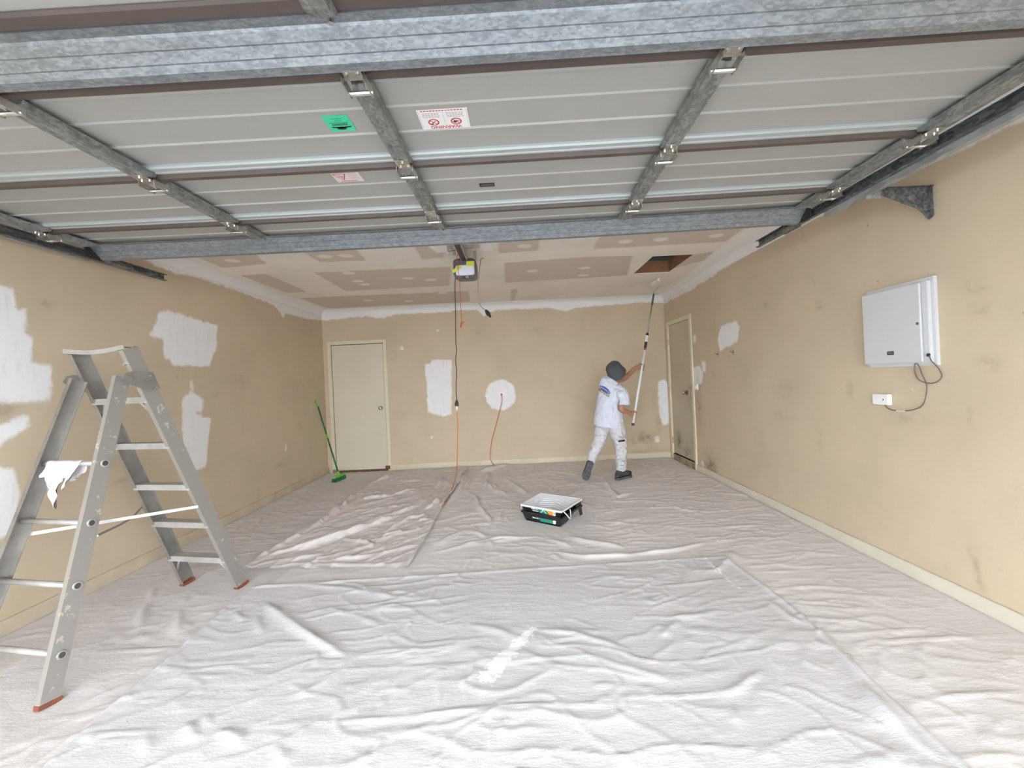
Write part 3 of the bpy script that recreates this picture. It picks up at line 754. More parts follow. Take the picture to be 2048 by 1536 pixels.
def xrun(prof, x0, x1, n=13):
    """profile (y,z) extruded along x in n steps (so that it can sag)"""
    m = MB(); k = len(prof); vs = []; fs = []
    for i in range(n):
        x = x0 + (x1-x0)*i/(n-1); vs += [(x, y, z) for y, z in prof]
    for i in range(n-1):
        for j in range(k): fs.append((i*k+j, i*k+(j+1) % k, (i+1)*k+(j+1) % k, (i+1)*k+j))
    fs += [tuple(range(k))[::-1], tuple((n-1)*k+j for j in range(k))]
    return sagged(m.add(vs, fs))
SECT = [(.56, 1.15), (-.026, .56), (-.632, -.026), (-1.232, -.632)]
STX = [-2.355, -1.2, 0.0, 1.2, 2.355]
for si, (ya, yb) in enumerate(SECT):
    pa, pb = ya+.050, yb-.062
    prof = [(pa, 0)]
    for off, dp in ((.092, .003), (.228, .006), (.392, .007)):
        yr = ya + off
        prof += [(yr-.006, 0), (yr-.001, -dp), (yr+.009, -dp), (yr+.014, -.0005)]
    prof += [(pb, 0)]
    prof = prof + [(pb, .010), (pa, .010)]
    sec = xrun(prof, -HW, HW).build('door_section', M_panel, gd, local=True)
    xrun([(pb+.001, .01), (pb+.001, -.010), (pb+.006, -.018), (pb+.030, -.018), (pb+.034, -.012), (pb+.040, -.012), (pb+.044, -.018), (yb-.006, -.018), (yb-.001, -.010), (yb-.001, .01)], -HW, HW).build('section_flange', M_flange, sec, local=True)
    xrun([(ya+.001, -.012), (ya+.012, -.031), (pa-.012, -.031), (pa-.001, -.010), (pa-.001, .01), (ya+.001, .01)], -HW, HW).build('section_edge', M_brown, sec, local=True)
    for k, sx in enumerate(STX):
        w = .036 if k not in (0, 4) else .042
        s0, s1 = ya+.052, (yb-.012 if si in (1, 2) else (.836 if si == 0 else -.846))
        # folded channel: hat profile with the web facing down
        pr = [(-w, -.0185), (-w+.004, -.052), (w-.004, -.052), (w, -.0185)]
        m = MB(); vs = []
        ends = [(s0, -.034, .0), (s0+.012, -.052, 0), (s1-.05, -.052, 0), (s1, -.032, 0)]
        for yy, zb, _ in ends:
            vs += [(sx-w, yy, -.0188), (sx-w+.004, yy, zb), (sx-.012, yy, zb), (sx-.008, yy, zb+.003), (sx+.008, yy, zb+.003), (sx+.012, yy, zb), (sx+w-.004, yy, zb), (sx+w, yy, -.0188)]
        k8 = 8
        fs = [(i*k8+j, i*k8+j+1, (i+1)*k8+j+1, (i+1)*k8+j) for i in range(3) for j in range(7)] + [(i*k8+7, i*k8, (i+1)*k8, (i+1)*k8+7) for i in range(3)]
        fs += [tuple(range(8))[::-1], tuple(24+j for j in range(8))]
        sagged(m.add(vs, fs)).build('stile', M_galvS, sec, local=True)
xrun([(-.892, -.006), (-.888, -.016), (-.850, -.016), (-.846, -.006), (-.846, -.002), (-.892, -.002)], -HW, HW).build('section_edge', M_brown, sec, local=True)
# hinges across the joints
def hinge(sx, yj, end=0):
    h = MB()
    h.box((sx-.030, yj-.085, -.0560), (sx+.030, yj-.012, -.0525))
    for sg in (-1, 1): h.box((sx+sg*.036-.002, yj-.03, -.078), (sx+sg*.036+.002, yj+.060, -.050))
    h.box((sx-.034, yj-.012, -.0555), (sx+.034, yj+.004, -.0525))
    o = sagged(h).build('hinge', M_zinc, gd, local=True)
    z = -.068
    sagged(MB().tube([(sx-.042, yj+.048, z), (sx+.042, yj+.048, z)], .008, 8)).build('hinge_pin', M_zinc, o, local=True)
    b = MB()
    for bx, by in ((-.018, -.03), (.018, -.03), (0, -.065)): b.tube([(sx+bx, yj+by, -.062), (sx+bx, yj+by, -.055)], .006, 6)
    sagged(b).build('hinge_bolts', M_bolt, o, local=True)
    if end:
        e = sx + end*.045
        sagged(MB().tube([(e, yj+.048, z), (e+end*.055, yj+.048, z+.015)], .006, 6)).build('roller_stem', M_zinc, o, local=True)
for yj in (.56, -.026, -.632):
    for k, sx in enumerate(STX): hinge(sx, yj, -1 if k == 0 else (1 if k == 4 else 0))
# stiffening beams below the panels
def beam(y0, drop, name, w=.135):
    pts = [(y0, -.022), (y0+.030, -.022), (y0+.036, -.028), (y0+.060, -.022-.40*drop), (y0+.066, -.022-.40*drop), (y0+.090, -.022-.74*drop), (y0+.096, -.022-.74*drop), (y0+.112, -.022-drop), (y0+.135, -.024-drop), (y0+.140, -.020-drop), (y0+.148, -.022-drop), (y0+.152, -.010-drop)]
    return xrun(thick(pts, .003), -HW-.005, HW+.005).build(name, M_galvB, gd, local=True)
b1 = beam(-.845, .055, 'stiffening_beam'); b2 = beam(.835, .070, 'stiffening_beam')
for bo, yy in ((b1, -.83), (b2, .85)):
    for sx in STX[1:4]:
        sagged(MB().tube([(sx+.01, yy, -.036), (sx+.01, yy, -.022)], .009, 6)).build('beam_bolt', M_bolt, bo, local=True)
    for sg in (-1, 1):
        MB().box((sg*(HW+.006), yy-.01, -.095), (sg*(HW+.018), yy+.08, -.010)).build('beam_end_strap', M_black, bo, local=True)
for sg in (-1, 1):                          # top roller carriers
    c = MB().box((sg*(HW-.02), .99, -.10), (sg*(HW+.045), 1.16, -.085)).build('top_roller_bracket', M_galvT, gd, local=True)
    MB().tube([(sg*(HW+.02), 1.12, -.075), (sg*(HW+.075), 1.12, -.055)], .008, 8).build('roller_stem', M_zinc, c, local=True)
# stickers on the panels
def sticker(name, px, material, label, dz=-.0012):
    """corner pixels (upper-left, upper-right, lower-right, lower-left) -> rectangle on the panel underside, in door space"""
    R = Matrix.Rotation(math.radians(1.15), 3, 'Z')
    q = [R @ (onz(a, b, DZC-.012) - Vector((DXC, DYC, DZC))) for a, b in px]
    cx = sum(v.x for v in q)/4; cy = sum(v.y for v in q)/4
    hx = (q[1].x+q[2].x-q[0].x-q[3].x)/4; hy = (q[2].y+q[3].y-q[0].y-q[1].y)/4
    zz = -SAG*(1-(cx/HW)**2)
    o = MB().box((cx-hx, cy-hy, zz-.0024), (cx+hx, cy+hy, zz-.0012)).build(name, material, gd, local=True, label=label)
    return o, cx, cy, hx, hy, zz-.0026
def st_text(o, s, cx, cy, z, size, material, bold=0.0, sx=1.0, flip=-1):
    vs, fs = text_geo(s, size, bold)
    MB().add([(cx + flip*x*sx, cy - flip*y, z) for x, y, _ in vs], fs).build('lettering', material, o, local=True)
M_white = mat('sticker_white', (.82, .80, .82), .4)
M_red = mat('print_red', (.55, .05, .08), .5); M_ink = mat('print_black', (.03, .03, .03), .5); M_grey = mat('print_grey', (.35, .34, .36), .5)
o, cx, cy, hx, hy, zz = sticker('warning_sticker', [(832,220),(934,214),(941,253),(846,258)], M_white, 'white warning sticker with two red prohibition circles')
st_text(o, 'WARNING', cx, cy+hy*.80, zz, .026, M_red, .0006)
def annulus(cx, cy, r0, r1, z, n=28):
    m = MB(); vs = [(cx+r*math.cos(2*math.pi*k/n), cy+r*math.sin(2*math.pi*k/n), z) for r in (r0, r1) for k in range(n)]
    return m.add(vs, [(k, (k+1) % n, n+(k+1) % n, n+k) for k in range(n)])
def quad(p, q, w, z):
    p, q = Vector(p), Vector(q); d = (q-p).normalized(); nrm = Vector((-d.y, d.x))*w/2
    return [(a.x, a.y, z) for a in (p-nrm, q-nrm, q+nrm, p+nrm)]
for sg, sym in ((-1, 'hand'), (1, 'child')):
    ox, oy = cx+sg*hx*.46, cy+hy*.28
    m = annulus(ox, oy, .016, .022, zz); m.add(quad((ox-.013, oy-.013), (ox+.013, oy+.013), .004, zz-.0001), [(0,1,2,3)])
    m.build('prohibition_circle', M_red, o, local=True)
    m = MB()
    if sym == 'hand':
        m.add(quad((ox-.010, oy+.010), (ox+.010, oy-.010), .003, zz), [(0,1,2,3)]); m.add(quad((ox-.011, oy+.012), (ox-.003, oy+.010), .004, zz), [(0,1,2,3)])
    else:
        m.add([(ox-.004+.009*math.cos(k*.5236), oy+.002+.008*math.sin(k*.5236), zz) for k in range(12)], [tuple(range(12))]); m.add(quad((ox, oy-.006), (ox+.012, oy-.001), .004, zz), [(0,1,2,3)])
    m.build('pictogram', M_ink, o, local=True)
m = MB()
for sg in (-1, 1):
    for r in range(4):
        ln = hx*(.62+.2*random.random())
        for k in range(6):
            a = cx+sg*hx*.48 - ln/2 + ln*k/6; m.add(quad((a, cy-hy*(.62-.13*r)), (a+ln/6*.78, cy-hy*(.62-.13*r)), .0035, zz), [(0,1,2,3)])
m.add(quad((cx, cy-hy*.8), (cx, cy+hy*.6), .0012, zz), [(0,1,2,3)])
for sg in (-1, 1): m.add(quad((cx+sg*hx*.95, cy-hy*.92), (cx+sg*hx*.95, cy+hy*.92), .001, zz), [(0,1,2,3)])
m.build('fine_print', M_grey, o, local=True)
m = MB()
for k in range(14): m.add(quad((cx-hx*.85+k*hx*.12, cy-hy*.88), (cx-hx*.85+k*hx*.12+hx*.09, cy-hy*.88), .006, zz), [(0,1,2,3)])
m.build('fine_print', M_red, o, local=True)
o, cx, cy, hx, hy, zz = sticker('green_sticker', [(643,231),(697,229),(711,260),(663,263)], mat('sticker_green', (.05, .62, .34), .4), 'bright green maker sticker with a dark emblem')
m = MB()
m.add([(cx+.020*math.cos(k*.3142)-0.002, cy+hy*.58+.011*math.sin(k*.3142), zz) for k in range(20)], [tuple(range(20))])
m.add([(cx-.042, cy+hy*.34, zz), (cx-.025, cy+hy*.36, zz), (cx, cy+hy*.44, zz), (cx+.025, cy+hy*.36, zz), (cx+.042, cy+hy*.34, zz), (cx+.036, cy+hy*.5, zz), (cx, cy+hy*.6, zz), (cx-.036, cy+hy*.5, zz)], [tuple(range(8))])
for r, (y_, ln, th) in enumerate([(-.62,.4,.003),(-.35,.25,.003),(-.12,.75,.003),(.04,.62,.005),(.18,.62,.005)]):
    for k in range(7):
        a = cx - hx*ln + 2*hx*ln*k/7; m.add(quad((a, cy+hy*y_), (a+2*hx*ln/7*.8, cy+hy*y_), th, zz), [(0,1,2,3)])
m.build('emblem_print', M_ink, o, local=True)
o, cx, cy, hx, hy, zz = sticker('caution_sticker', [(659,344),(713,341),(729,361),(676,364)], mat('sticker_pale_pink', (.74, .66, .66), .4), 'pale sticker with a red warning triangle')
m = MB(); A_, B_, C_ = (cx-hx*.92, cy-hy*.6), (cx-hx*.02, cy-hy*.6), (cx-hx*.40, cy+hy*.55)
for p, q in ((A_, B_), (B_, C_), (C_, A_)): m.add(quad(p, q, .005, zz), [(0,1,2,3)])
m.add(quad((cx-hx*.55, cy-hy*.4), (cx-hx*.38, cy+hy*.2), .005, zz), [(0,1,2,3)]); m.add(quad((cx-hx*.35, cy-hy*.3), (cx-hx*.3, cy), .005, zz), [(0,1,2,3)])
for r in range(6): m.add(quad((cx+hx*.15, cy-hy*(.7-.22*r)), (cx+hx*.8, cy-hy*(.7-.22*r)), .0018, zz), [(0,1,2,3)])
m.add(quad((cx-hx*.7, cy+hy*.8), (cx+hx*.55, cy+hy*.8), .006, zz), [(0,1,2,3)])
m.build('print', M_red, o, local=True)
o, cx, cy, hx, hy, zz = sticker('name_plate', [(958,367),(988,364.5),(990,371.5),(960,373.5)], mat('plate_black', (.025, .02, .022), .4), 'small black name plate on a panel')
m = MB()
for k in range(12): m.add(quad((cx-hx*.78+k*hx*.13, cy), (cx-hx*.78+k*hx*.13+hx*.10, cy), .006, zz), [(0,1,2,3)])
m.build('fine_print', M_grey, o, local=True)

# ================================================================== DOOR TRACKS
def arc_path(x, z, y_end):
    p = [Vector((x, y_end, z)), Vector((x, 1.2, z))]
    for k in range(9):
        a = math.pi/2*k/8; p.append(Vector((x, .16-.33*math.sin(a), z-.33*(1-math.cos(a)))))
    p.append(Vector((x, -.17, .0)))
    return p
ZT = 2.352
def track(x, out, y_end, label):
    t = empty('door_track', (x, -.17, 0.0), label=label, cat='door track')
    # C-shaped rail, open towards the door
    prof = thick([(-.014*out, .024), (-.014*out, .030), (.014*out, .030), (.014*out, -.024), (-.014*out, -.024), (-.014*out, -.017)], -.0022*out)
    MB().sweep(prof, arc_path(x, ZT, y_end), (1, 0, 0)).build('rail', M_galvT, t)
    return t
tr = track(2.003, 1, 3.515, 'galvanised door track on the right with a pierced wall bracket')
tl = track(-2.925, -1, 3.69, 'galvanised door track running close to the left wall')
MB().sweep(thick([(.0165, .022), (.0165, -.060), (.050, -.060)], .0025), [(2.003, 1.0, ZT), (2.003, 2.78, ZT)], (1, 0, 0)).build('support_angle', galv('galvanised_angle', (.46, .48, .47), (.30, .31, .31), .5, 40.0, (1, .3, 1), .55), tr)
MB().sweep(thick([(-.0165, .022), (-.0165, -.034), (-.040, -.034)], -.0025), [(-2.925, 1.0, ZT), (-2.925, 3.05, ZT)], (1, 0, 0)).build('support_angle', MATS['galvanised_angle'], tl)
# pierced triangular bracket from the track to the right wall
yb_ = 2.452
def bpt(px, py):
    q = aty(px, py, yb_); return (q.x, q.z)
o_ = [bpt(*p) for p in Z([(590,788),(860,768),(1130,762),(1146,1060),(1098,1100),(1070,1085),(1035,1035),(975,990),(800,925),(590,845)], 5.02, 1640, 220)]
o_ = [(min(a, XR-.003), b) for a, b in o_]
hx_, hz_ = bpt(*Z([(908, 884)], 5.02, 1640, 220)[0])
holes = [circ(hx_, hz_, .014, .014, 14)]
for py_ in (850, 925, 1015, 1068):
    a, b = bpt(*Z([(1112, py_)], 5.02, 1640, 220)[0]); hh = .016 if py_ < 1050 else .008
    a = min(a, XR-.018)
    holes.append([(a-.005, b-hh), (a+.005, b-hh), (a+.005, b+hh), (a-.005, b+hh)])
br = plate(o_, holes, .003, lambda a, b, c: (a, yb_+c, b)).build('wall_bracket', M_galvT, tr)
MB().box((XR-.036, yb_-.022, o_[4][1]+.01), (XR-.0335, yb_, o_[2][1])).build('bracket_flange', M_galvT, br)
MB().bar((o_[0][0], yb_-.001, o_[0][1]), (o_[2][0]-.002, yb_-.001, o_[2][1]), .022, .003).build('bracket_rib', M_galvT, br)
la, lb = bpt(1718, 389), bpt(1760, 385)
arm = MB().box((2.02, yb_-.004, la[1]-.028), (lb[0], yb_-.0005, la[1]+.008)).build('bracket_arm', MATS['galvanised_angle'], tr)
for k in range(2): MB().tube([(lb[0]-.03-.03*k, yb_-.008, la[1]), (lb[0]-.03-.03*k, yb_-.003, la[1])], .006, 6).build('bracket_bolt', M_bolt, arm)
MB().box((XL+.002, 2.45, ZT-.045), (-2.94, 2.454, ZT+.03)).build('wall_bracket', M_galvT, tl)

# ================================================================== DOOR OPENER
M_plas = mat('dark_grey_plastic', (.10, .10, .115), .4); M_plas2 = mat('black_plastic', (.018, .018, .02), .45)
M_lens = mat('lilac_light_cover', (.70, .70, .80), .35); M_tape = mat('yellow_green_tape', (.62, .66, .06), .5)
M_alu = mat('aluminium_rail', (.52, .51, .48), .35, .8, var=.4, vscale=12)
XO = -.475
op = empty('door_opener', (XO, 4.05, 2.33), label='dark grey garage door motor with yellow tape hanging under the ceiling', cat='door opener')
yo = 4.02
hp = lambda px, py: aty(px, py, yo)
hc = hp(929, 536)
xw = .118
# housing: lofted along depth
rg = []
for dy, wx, zt_, zb_ in ((0, .096, 2.475, 2.335), (.012, .106, 2.495, 2.318), (.06, .108, 2.505, 2.310), (.22, .106, 2.505, 2.325), (.28, .085, 2.495, 2.37)):
    rg.append((Vector((hc.x, yo+dy, (zt_+zb_)/2)), (wx, 0, 0), (0, 0, (zt_-zb_)/2)))
MB().rings(rg, 28, 5.0).build('motor_housing', M_plas, op, smooth=False)
lz0, lz1 = hp(930, 551).z, hp(930, 530).z
ln_ = MB().rings([(Vector((hc.x+.005, yo-.002-d, (lz0+lz1)/2)), (w, 0, 0), (0, 0, (lz1-lz0)/2*k)) for d, w, k in ((0, .088, 1.0), (.012, .085, .96), (.018, .075, .85))], 24, 6.0).build('light_cover', M_lens, op)
MB().box((hc.x-.02, yo-.004, lz0-.022), (hc.x+.05, yo-.001, lz0-.010)).build('maker_badge', M_plas2, op)
m = annulus(0, 0, .006, .009, 0, 16); m2 = MB(); m2.f = m.f; m2.v = [(hc.x+.022+a*1.5, yo-.0048, lz0-.016+b) for a, b, _ in m.v]
m2.build('maker_emblem', M_lens, op)
def tape(a, b, w, name='tape_strip'):
    pa_, pb_ = hp(*a), hp(*b); pa_.y = pb_.y = yo-.023
    MB().bar(pa_, pb_, .002, w, (0, 0, 1)).build(name, M_tape, op)
tape((933, 529), (949, 528), .042); tape((906, 545), (922, 534), .030)
# rail: black channel with aluminium sides
MB().box((hc.x-.030, 1.0, 2.462), (hc.x-.024, yo+.06, 2.512)).build('rail_side', M_alu, op)
MB().box((hc.x+.024, 1.0, 2.462), (hc.x+.030, yo+.06, 2.512)).build('rail_side', M_alu, op)
MB().box((hc.x-.0235, 1.0, 2.470), (hc.x+.0235, yo+.06, 2.510)).build('rail', M_plas2, op)
MB().tube([(hc.x-.008, 3.05, 2.466), (hc.x-.008, yo-.02, 2.466)], .005, 6).build('drive_chain', mat('red_brown_chain', (.22, .06, .05), .5), op)
for sx_, y_ in ((-.075, 3.93), (.095, 4.10)):
    MB().bar((hc.x+sx_, y_, 2.495), (hc.x+sx_, y_, ZC-.001), .028, .003, (0, 1, 0)).build('hanger_strap', M_zinc, op)
MB().box((hc.x-.14, 3.92, ZC-.030), (hc.x+.15, 3.945, ZC-.0005)).build('hanger_angle', M_zinc, op)
MB().bar((hc.x-.09, 3.62, 2.44), (hc.x-.02, 3.70, 2.475), .018, .006).build('release_lever', M_zinc, op)
MB().tube([(hc.x-.09, 3.605, 2.425), (hc.x-.09, 3.635, 2.452)], .010, 8).build('lever_bolt', M_bolt, op)
MB().tube([(hc.x-.06, 3.66, 2.45), (hc.x-.065, 3.66, ZC-.03)], .004, 6).build('lever_rod', M_zinc, op)

def smooth_path(pts, n=8):
    P = [Vector(p) for p in pts]; P = [P[0]*2-P[1]] + P + [P[-1]*2-P[-2]]; out = []
    for i in range(1, len(P)-2):
        for k in range(n):
            t = k/n; a, b, c, d = P[i-1:i+3]
            out.append(.5*((2*b) + (c-a)*t + (2*a-5*b+4*c-d)*t*t + (3*b-a-3*c+d)*t**3))
    return out + [P[-2]]
# red release cord with T handle, hangs from the trolley
M_redc = mat('red_cord', (.42, .06, .035), .6)
rc = [aty(918, 500, 3.72), aty(914, 515, 3.74), aty(917, 545, 3.78), aty(919, 560, 3.78), aty(920, 580, 3.78), aty(922, 620, 3.78), aty(923.5, 645, 3.78)]
rc[0].z = 2.46
cord = MB().tube(smooth_path(rc), .0028, 6).build('release_cord', M_redc, op)
e = rc[-1]
MB().bar(e+Vector((.022, 0, .004)), e+Vector((-.004, 0, -.004)), .01, .010).tube([e+Vector((.002, 0, .004)), e+Vector((-.012, 0, -.042))], [.007, .009], 8).build('release_handle', M_redc, cord)

# ================================================================== CABLES
M_blk = mat('black_cable', (.03, .028, .026), .5); M_org = mat('orange_cable', (.62, .15, .035), .45); M_tan = mat('tan_cable', (.34, .27, .19), .5)
yc_ = 4.16
pts = [aty(911, 551, yc_-.02), aty(910, 575, yc_), aty(911, 620, yc_), aty(911.5, 680, yc_), aty(913, 700, yc_), aty(911.5, 720, yc_), aty(913, 745, yc_), aty(912, 775, yc_), aty(913.5, 800, yc_)]
pw = empty('power_cable', pts[-1], label='black power cable hanging from the door motor', cat='cable')
MB().tube(smooth_path(pts), .0042, 6).build('cable', M_blk, pw)
p0, p1 = aty(913.5, 800, yc_), aty(913.5, 812, yc_)
MB().tube([p0, p0.lerp(p1, .3), p0.lerp(p1, .6), p1], [.006, .014, .019, .019], 10).build('plug', M_plas2, pw)
# one orange lead: wall outlet -> under the cloths -> up to the plug
so, s1 = aty(913.5, 812.5, yc_), aty(914, 822, yc_)
f1 = onz(905, 975, .05); f2 = onz(893, 1004, .05)
pts = [aty(914, 822, yc_), aty(915.5, 845, yc_), aty(915, 880, yc_+.06), aty(914.5, 920, yc_+.25), aty(912, 950, yc_+.55), f1, f2, Vector((f2.x-.06, f2.y-.18, .003)), Vector((-.5, 5.2, .003)), Vector((-.30, 6.3, .003)), aty(987, 930, 6.84), aty(981, 918, 6.85), aty(981, 905, 6.86), aty(984, 880, 6.86), aty(992, 850, 6.86), aty(1001, 815, 6.86), aty(1004, 800, 6.86), aty(1003, 791, 6.865)]
ex = empty('extension_cord', (f2.x, f2.y, .02), label='orange extension cord from the back wall outlet up to the black plug', cat='extension cord')
MB().tube(smooth_path(pts), .0048, 6).build('cord', M_org, ex)
MB().tube([so, so.lerp(s1, .5), s1], [.017, .020, .010], 10).build('socket_end', mat('clear_socket', (.55, .47, .38), .25), ex)
q = aty(1003, 789, 6.868)
MB().tube([q+Vector((0, -.022, -.01)), q+Vector((0, .0, 0))], [.012, .017], 10).build('wall_plug', M_org, ex)
# loose tan wire with a black plug
yw = 4.40
pts = [onz(968, 516, ZC), aty(962, 518, 4.37), aty(960, 530, yw), aty(957.5, 555, yw), aty(956, 572, yw), aty(957, 590, yw), aty(959, 607, yw), aty(964, 615, yw), aty(972, 621, yw)]
tw = empty('loose_wire', pts[0], label='thin tan wire with black plug dangling from the ceiling', cat='cable')
MB().tube(smooth_path(pts), .0038, 6).build('wire', M_tan, tw)
a_, b_ = aty(971, 620, yw), aty(982, 635, yw)
MB().tube([a_, a_.lerp(b_, .25), a_.lerp(b_, .5), a_.lerp(b_, .75), b_], [.009, .020, .024, .015, .006], 8).build('plug', M_plas2, tw)

# ================================================================== ELECTRICAL BITS ON THE WALLS
M_box = mat('white_enamel', (.58, .58, .59), .4, var=.3, vscale=3, col2=(.55, .545, .54)); M_plate = mat('white_plastic', (.80, .79, .79), .35)
mbx = empty('meter_box', (XR, 2.7, 1.33), label='white metal switchboard box with a flush lid on the right wall', cat='electrical box')
MB().box((XR-.022, 2.455, 1.318), (XR-.0005, 2.925, 1.825)).build('back_plate', M_box, mbx, bevel=.002)
MB().box((XR-.046, 2.472, 1.335), (XR-.0225, 2.915, 1.800)).build('body', M_box, mbx, bevel=.002)
MB().box((XR-.0505, 2.512, 1.348), (XR-.0462, 2.906, 1.789)).build('lid_gap_shade', M_plas, mbx)  # dark inset added to paint the shaded gap line behind the lid
lid = MB().box((XR-.064, 2.505, 1.342), (XR-.0507, 2.912, 1.795)).build('lid', M_box, mbx, bevel=.0015)
q = onx(1835, 647, XR-.064); MB().tube([q, q+Vector((-.003, 0, 0))], .008, 12).build('lid_lock', M_plas, lid)
q = onx(1781, 706.5, XR-.064)
lbp = MB().box((XR-.0655, q.y-.024, q.z-.0115), (XR-.0642, q.y+.024, q.z+.0115)).build('lid_label', mat('label_black', (.03, .028, .04), .4), lid)
m = MB()
for r in range(2):
    for k in range(5): m.box((XR-.0660, q.y-.018+.0075*k, q.z+.004-.008*r), (XR-.0656, q.y-.012+.0075*k, q.z+.0065-.008*r))
m.build('fine_print', M_grey, lbp)
q = onx(1858, 710, XR-.046); MB().tube([q, q+Vector((-.006, 0, 0))], .010, 10).build('cable_grommet', M_plas2, mbx)
# junction plate and its flex
jp = empty('junction_plate', (XR, 2.843, 1.08), label='white blank wall plate with a grey flex below the switchboard', cat='wall plate')
MB().box((XR-.030, 2.785, 1.073), (XR-.0005, 2.908, 1.142)).build('plate', M_plate, jp, bevel=.004)
X4 = XR-.022
w = lambda a, b, x=X4: onx(*Z([(a, b)], 4.799, 1650, 540)[0], x)
pts = [w(558,1240,XR-.032), w(562,1275), w(590,1315), w(630,1340), w(670,1348), w(740,1352), w(800,1350), w(870,1335), w(920,1310), w(950,1270), w(965,1220), w(978,1130), w(960,1060), w(930,1000), w(905,930), w(876,893,XR-.03), w(862,915), w(862,975), w(885,1035), w(930,1070), w(1010,1088), w(1080,1070), w(1120,1020), w(1100,960), w(1060,910), w(1020,870,XR-.055), w(1000,820,XR-.052)]
MB().tube(smooth_path(pts, 6), .0032, 6).build('flex', mat('grey_flex', (.12, .11, .11), .5), jp)
MB().bar(w(690,1352), w(770,1354), .012, .010).build('tape_joint', mat('clear_tape', (.62, .55, .47), .3), jp)
def outlet(px, py, wall, label, wd=.115, ht=.072):
    if wall == 'b':
        q = aty(px, py, YB); o = empty('power_outlet', q, label=label, cat='power outlet')
        MB().box((q.x-wd/2, YB-.011, q.z-ht/2), (q.x+wd/2, YB-.0003, q.z+ht/2)).build('face_plate', M_plate, o, bevel=.003)
        for sg in (-1, 1): MB().box((q.x+sg*.035-.006, YB-.014, q.z+.012), (q.x+sg*.035+.006, YB-.0112, q.z+.028)).build('rocker_switch', M_plate, o)
    else:
        q = onx(px, py, XR); o = empty('power_outlet', q, label=label, cat='light switch')
        MB().box((XR-.011, q.y-wd/2, q.z-ht/2), (XR-.0003, q.y+wd/2, q.z+ht/2)).build('face_plate', M_plate, o, bevel=.003)
        for sg in (-1, 1): MB().box((XR-.015, q.y+sg*.018-.007, q.z-.012), (XR-.0112, q.y+sg*.018+.007, q.z+.012)).build('rocker_switch', M_plate, o)
        o.name = 'light_switch'
outlet(1003, 787, 'b', 'white double outlet in the round white patch on the back wall')
outlet(1393.5, 774, 'r', 'white light switch beside the side door', .10, .075)
for (px, py) in ((1436, 708), (1467, 704)):
    q = onx(px, py, XR)
    MB().tube([q, q+Vector((-.025, 0, -.002)), q+Vector((-.032, 0, .014))], .0045, 6).add([tuple(q+Vector((-.002, s_*.009, t_*.028))) for s_, t_ in ((-1,-1),(1,-1),(1,1),(-1,1))], [(0,1,2,3)]).build('wall_hook', M_brass, label='small dark screw hook below the white patch on the right wall', cat='hook', group='screw hooks on the right wall')

# ================================================================== STEP LADDER
M_lad = mat('worn_aluminium', (.34, .315, .29), .45, .5, var=.8, vscale=7, col2=(.20, .19, .18), bump=.05)
M_lad2 = mat('paint_spattered_aluminium', (.32, .295, .272), .48, .4, thr=.64, vscale=20, col2=(.50, .46, .37))
M_ladl = mat('bright_aluminium', (.48, .47, .455), .42, .4, var=.7, vscale=10, col2=(.33, .315, .295))
M_foot = mat('red_brown_rubber', (.26, .06, .028), .7, var=.8, vscale=30, col2=(.12, .05, .03))
sl = empty('step_ladder', lad(0, .55, ZL), label='tall paint-spattered aluminium step ladder standing by the left wall', cat='ladder')
zf = ZL+.001
RR = {}
def rail(name, u0, v0, u1, v1, z1, dep, fl_, sg):
    p, q = lad(u0, v0, zf+.012), lad(u1, v1, z1)
    pr = thick([(-sg*fl_, -dep/2), (0, -dep/2), (0, dep/2), (-sg*fl_, dep/2)], .0028*sg)
    o = MB().sweep(pr, [p, q], LU).build(name, M_lad2 if sg > 0 else M_lad, sl)
    f = MB().sweep([(-sg*(fl_+.002), -dep/2-.003), (.003*sg, -dep/2-.003), (.003*sg, dep/2+.003), (-sg*(fl_+.002), dep/2+.003)], [lad(u0, v0, zf)+Vector((0,0,.0)), p.lerp(q, .006)], LU).build('foot', M_foot, o)
    return p, q, o
for key, a in dict(R1=(.238, 0, .195, .63, 1.62, .086, .028, 1), R2=(-.238, 0, -.195, .63, 1.62, .086, .028, -1), B1=(.295, 1.108, .165, .65, 1.46, .078, .026, 1), B2=(-.285, 1.108, -.165, .65, 1.46, .078, .026, -1)).items():
    RR[key] = rail('rail', *a)
def on(key, z):
    p, q, _ = RR[key]; return p.lerp(q, (z-p.z)/(q.z-p.z))
for i, z in enumerate((.25, .52, .79, 1.065, 1.345)):
    a, b = on('R1', z), on('R2', z)
    a = a - LU*.004; b = b + LU*.004
    m = MB()
    m.bar(a, b, .074, .004)
    m.bar(a + LV*.036 - Vector((0,0,.016)), b + LV*.036 - Vector((0,0,.016)), .004, .034)
    m.bar(a - LV*.036 - Vector((0,0,.012)), b - LV*.036 - Vector((0,0,.012)), .004, .026)
    st = m.build('step', M_ladl, sl)
    if i in (0, 4):
        for key, sg in (('R1', -1), ('R2', 1)):
            e0 = on(key, z-.01) + LU*sg*.085 + LV*.03; e1 = on(key, z-.12) + LU*sg*.012 + LV*.03
            MB().bar(e0, e1, .014, .004, LV).build('step_brace', M_ladl, st)
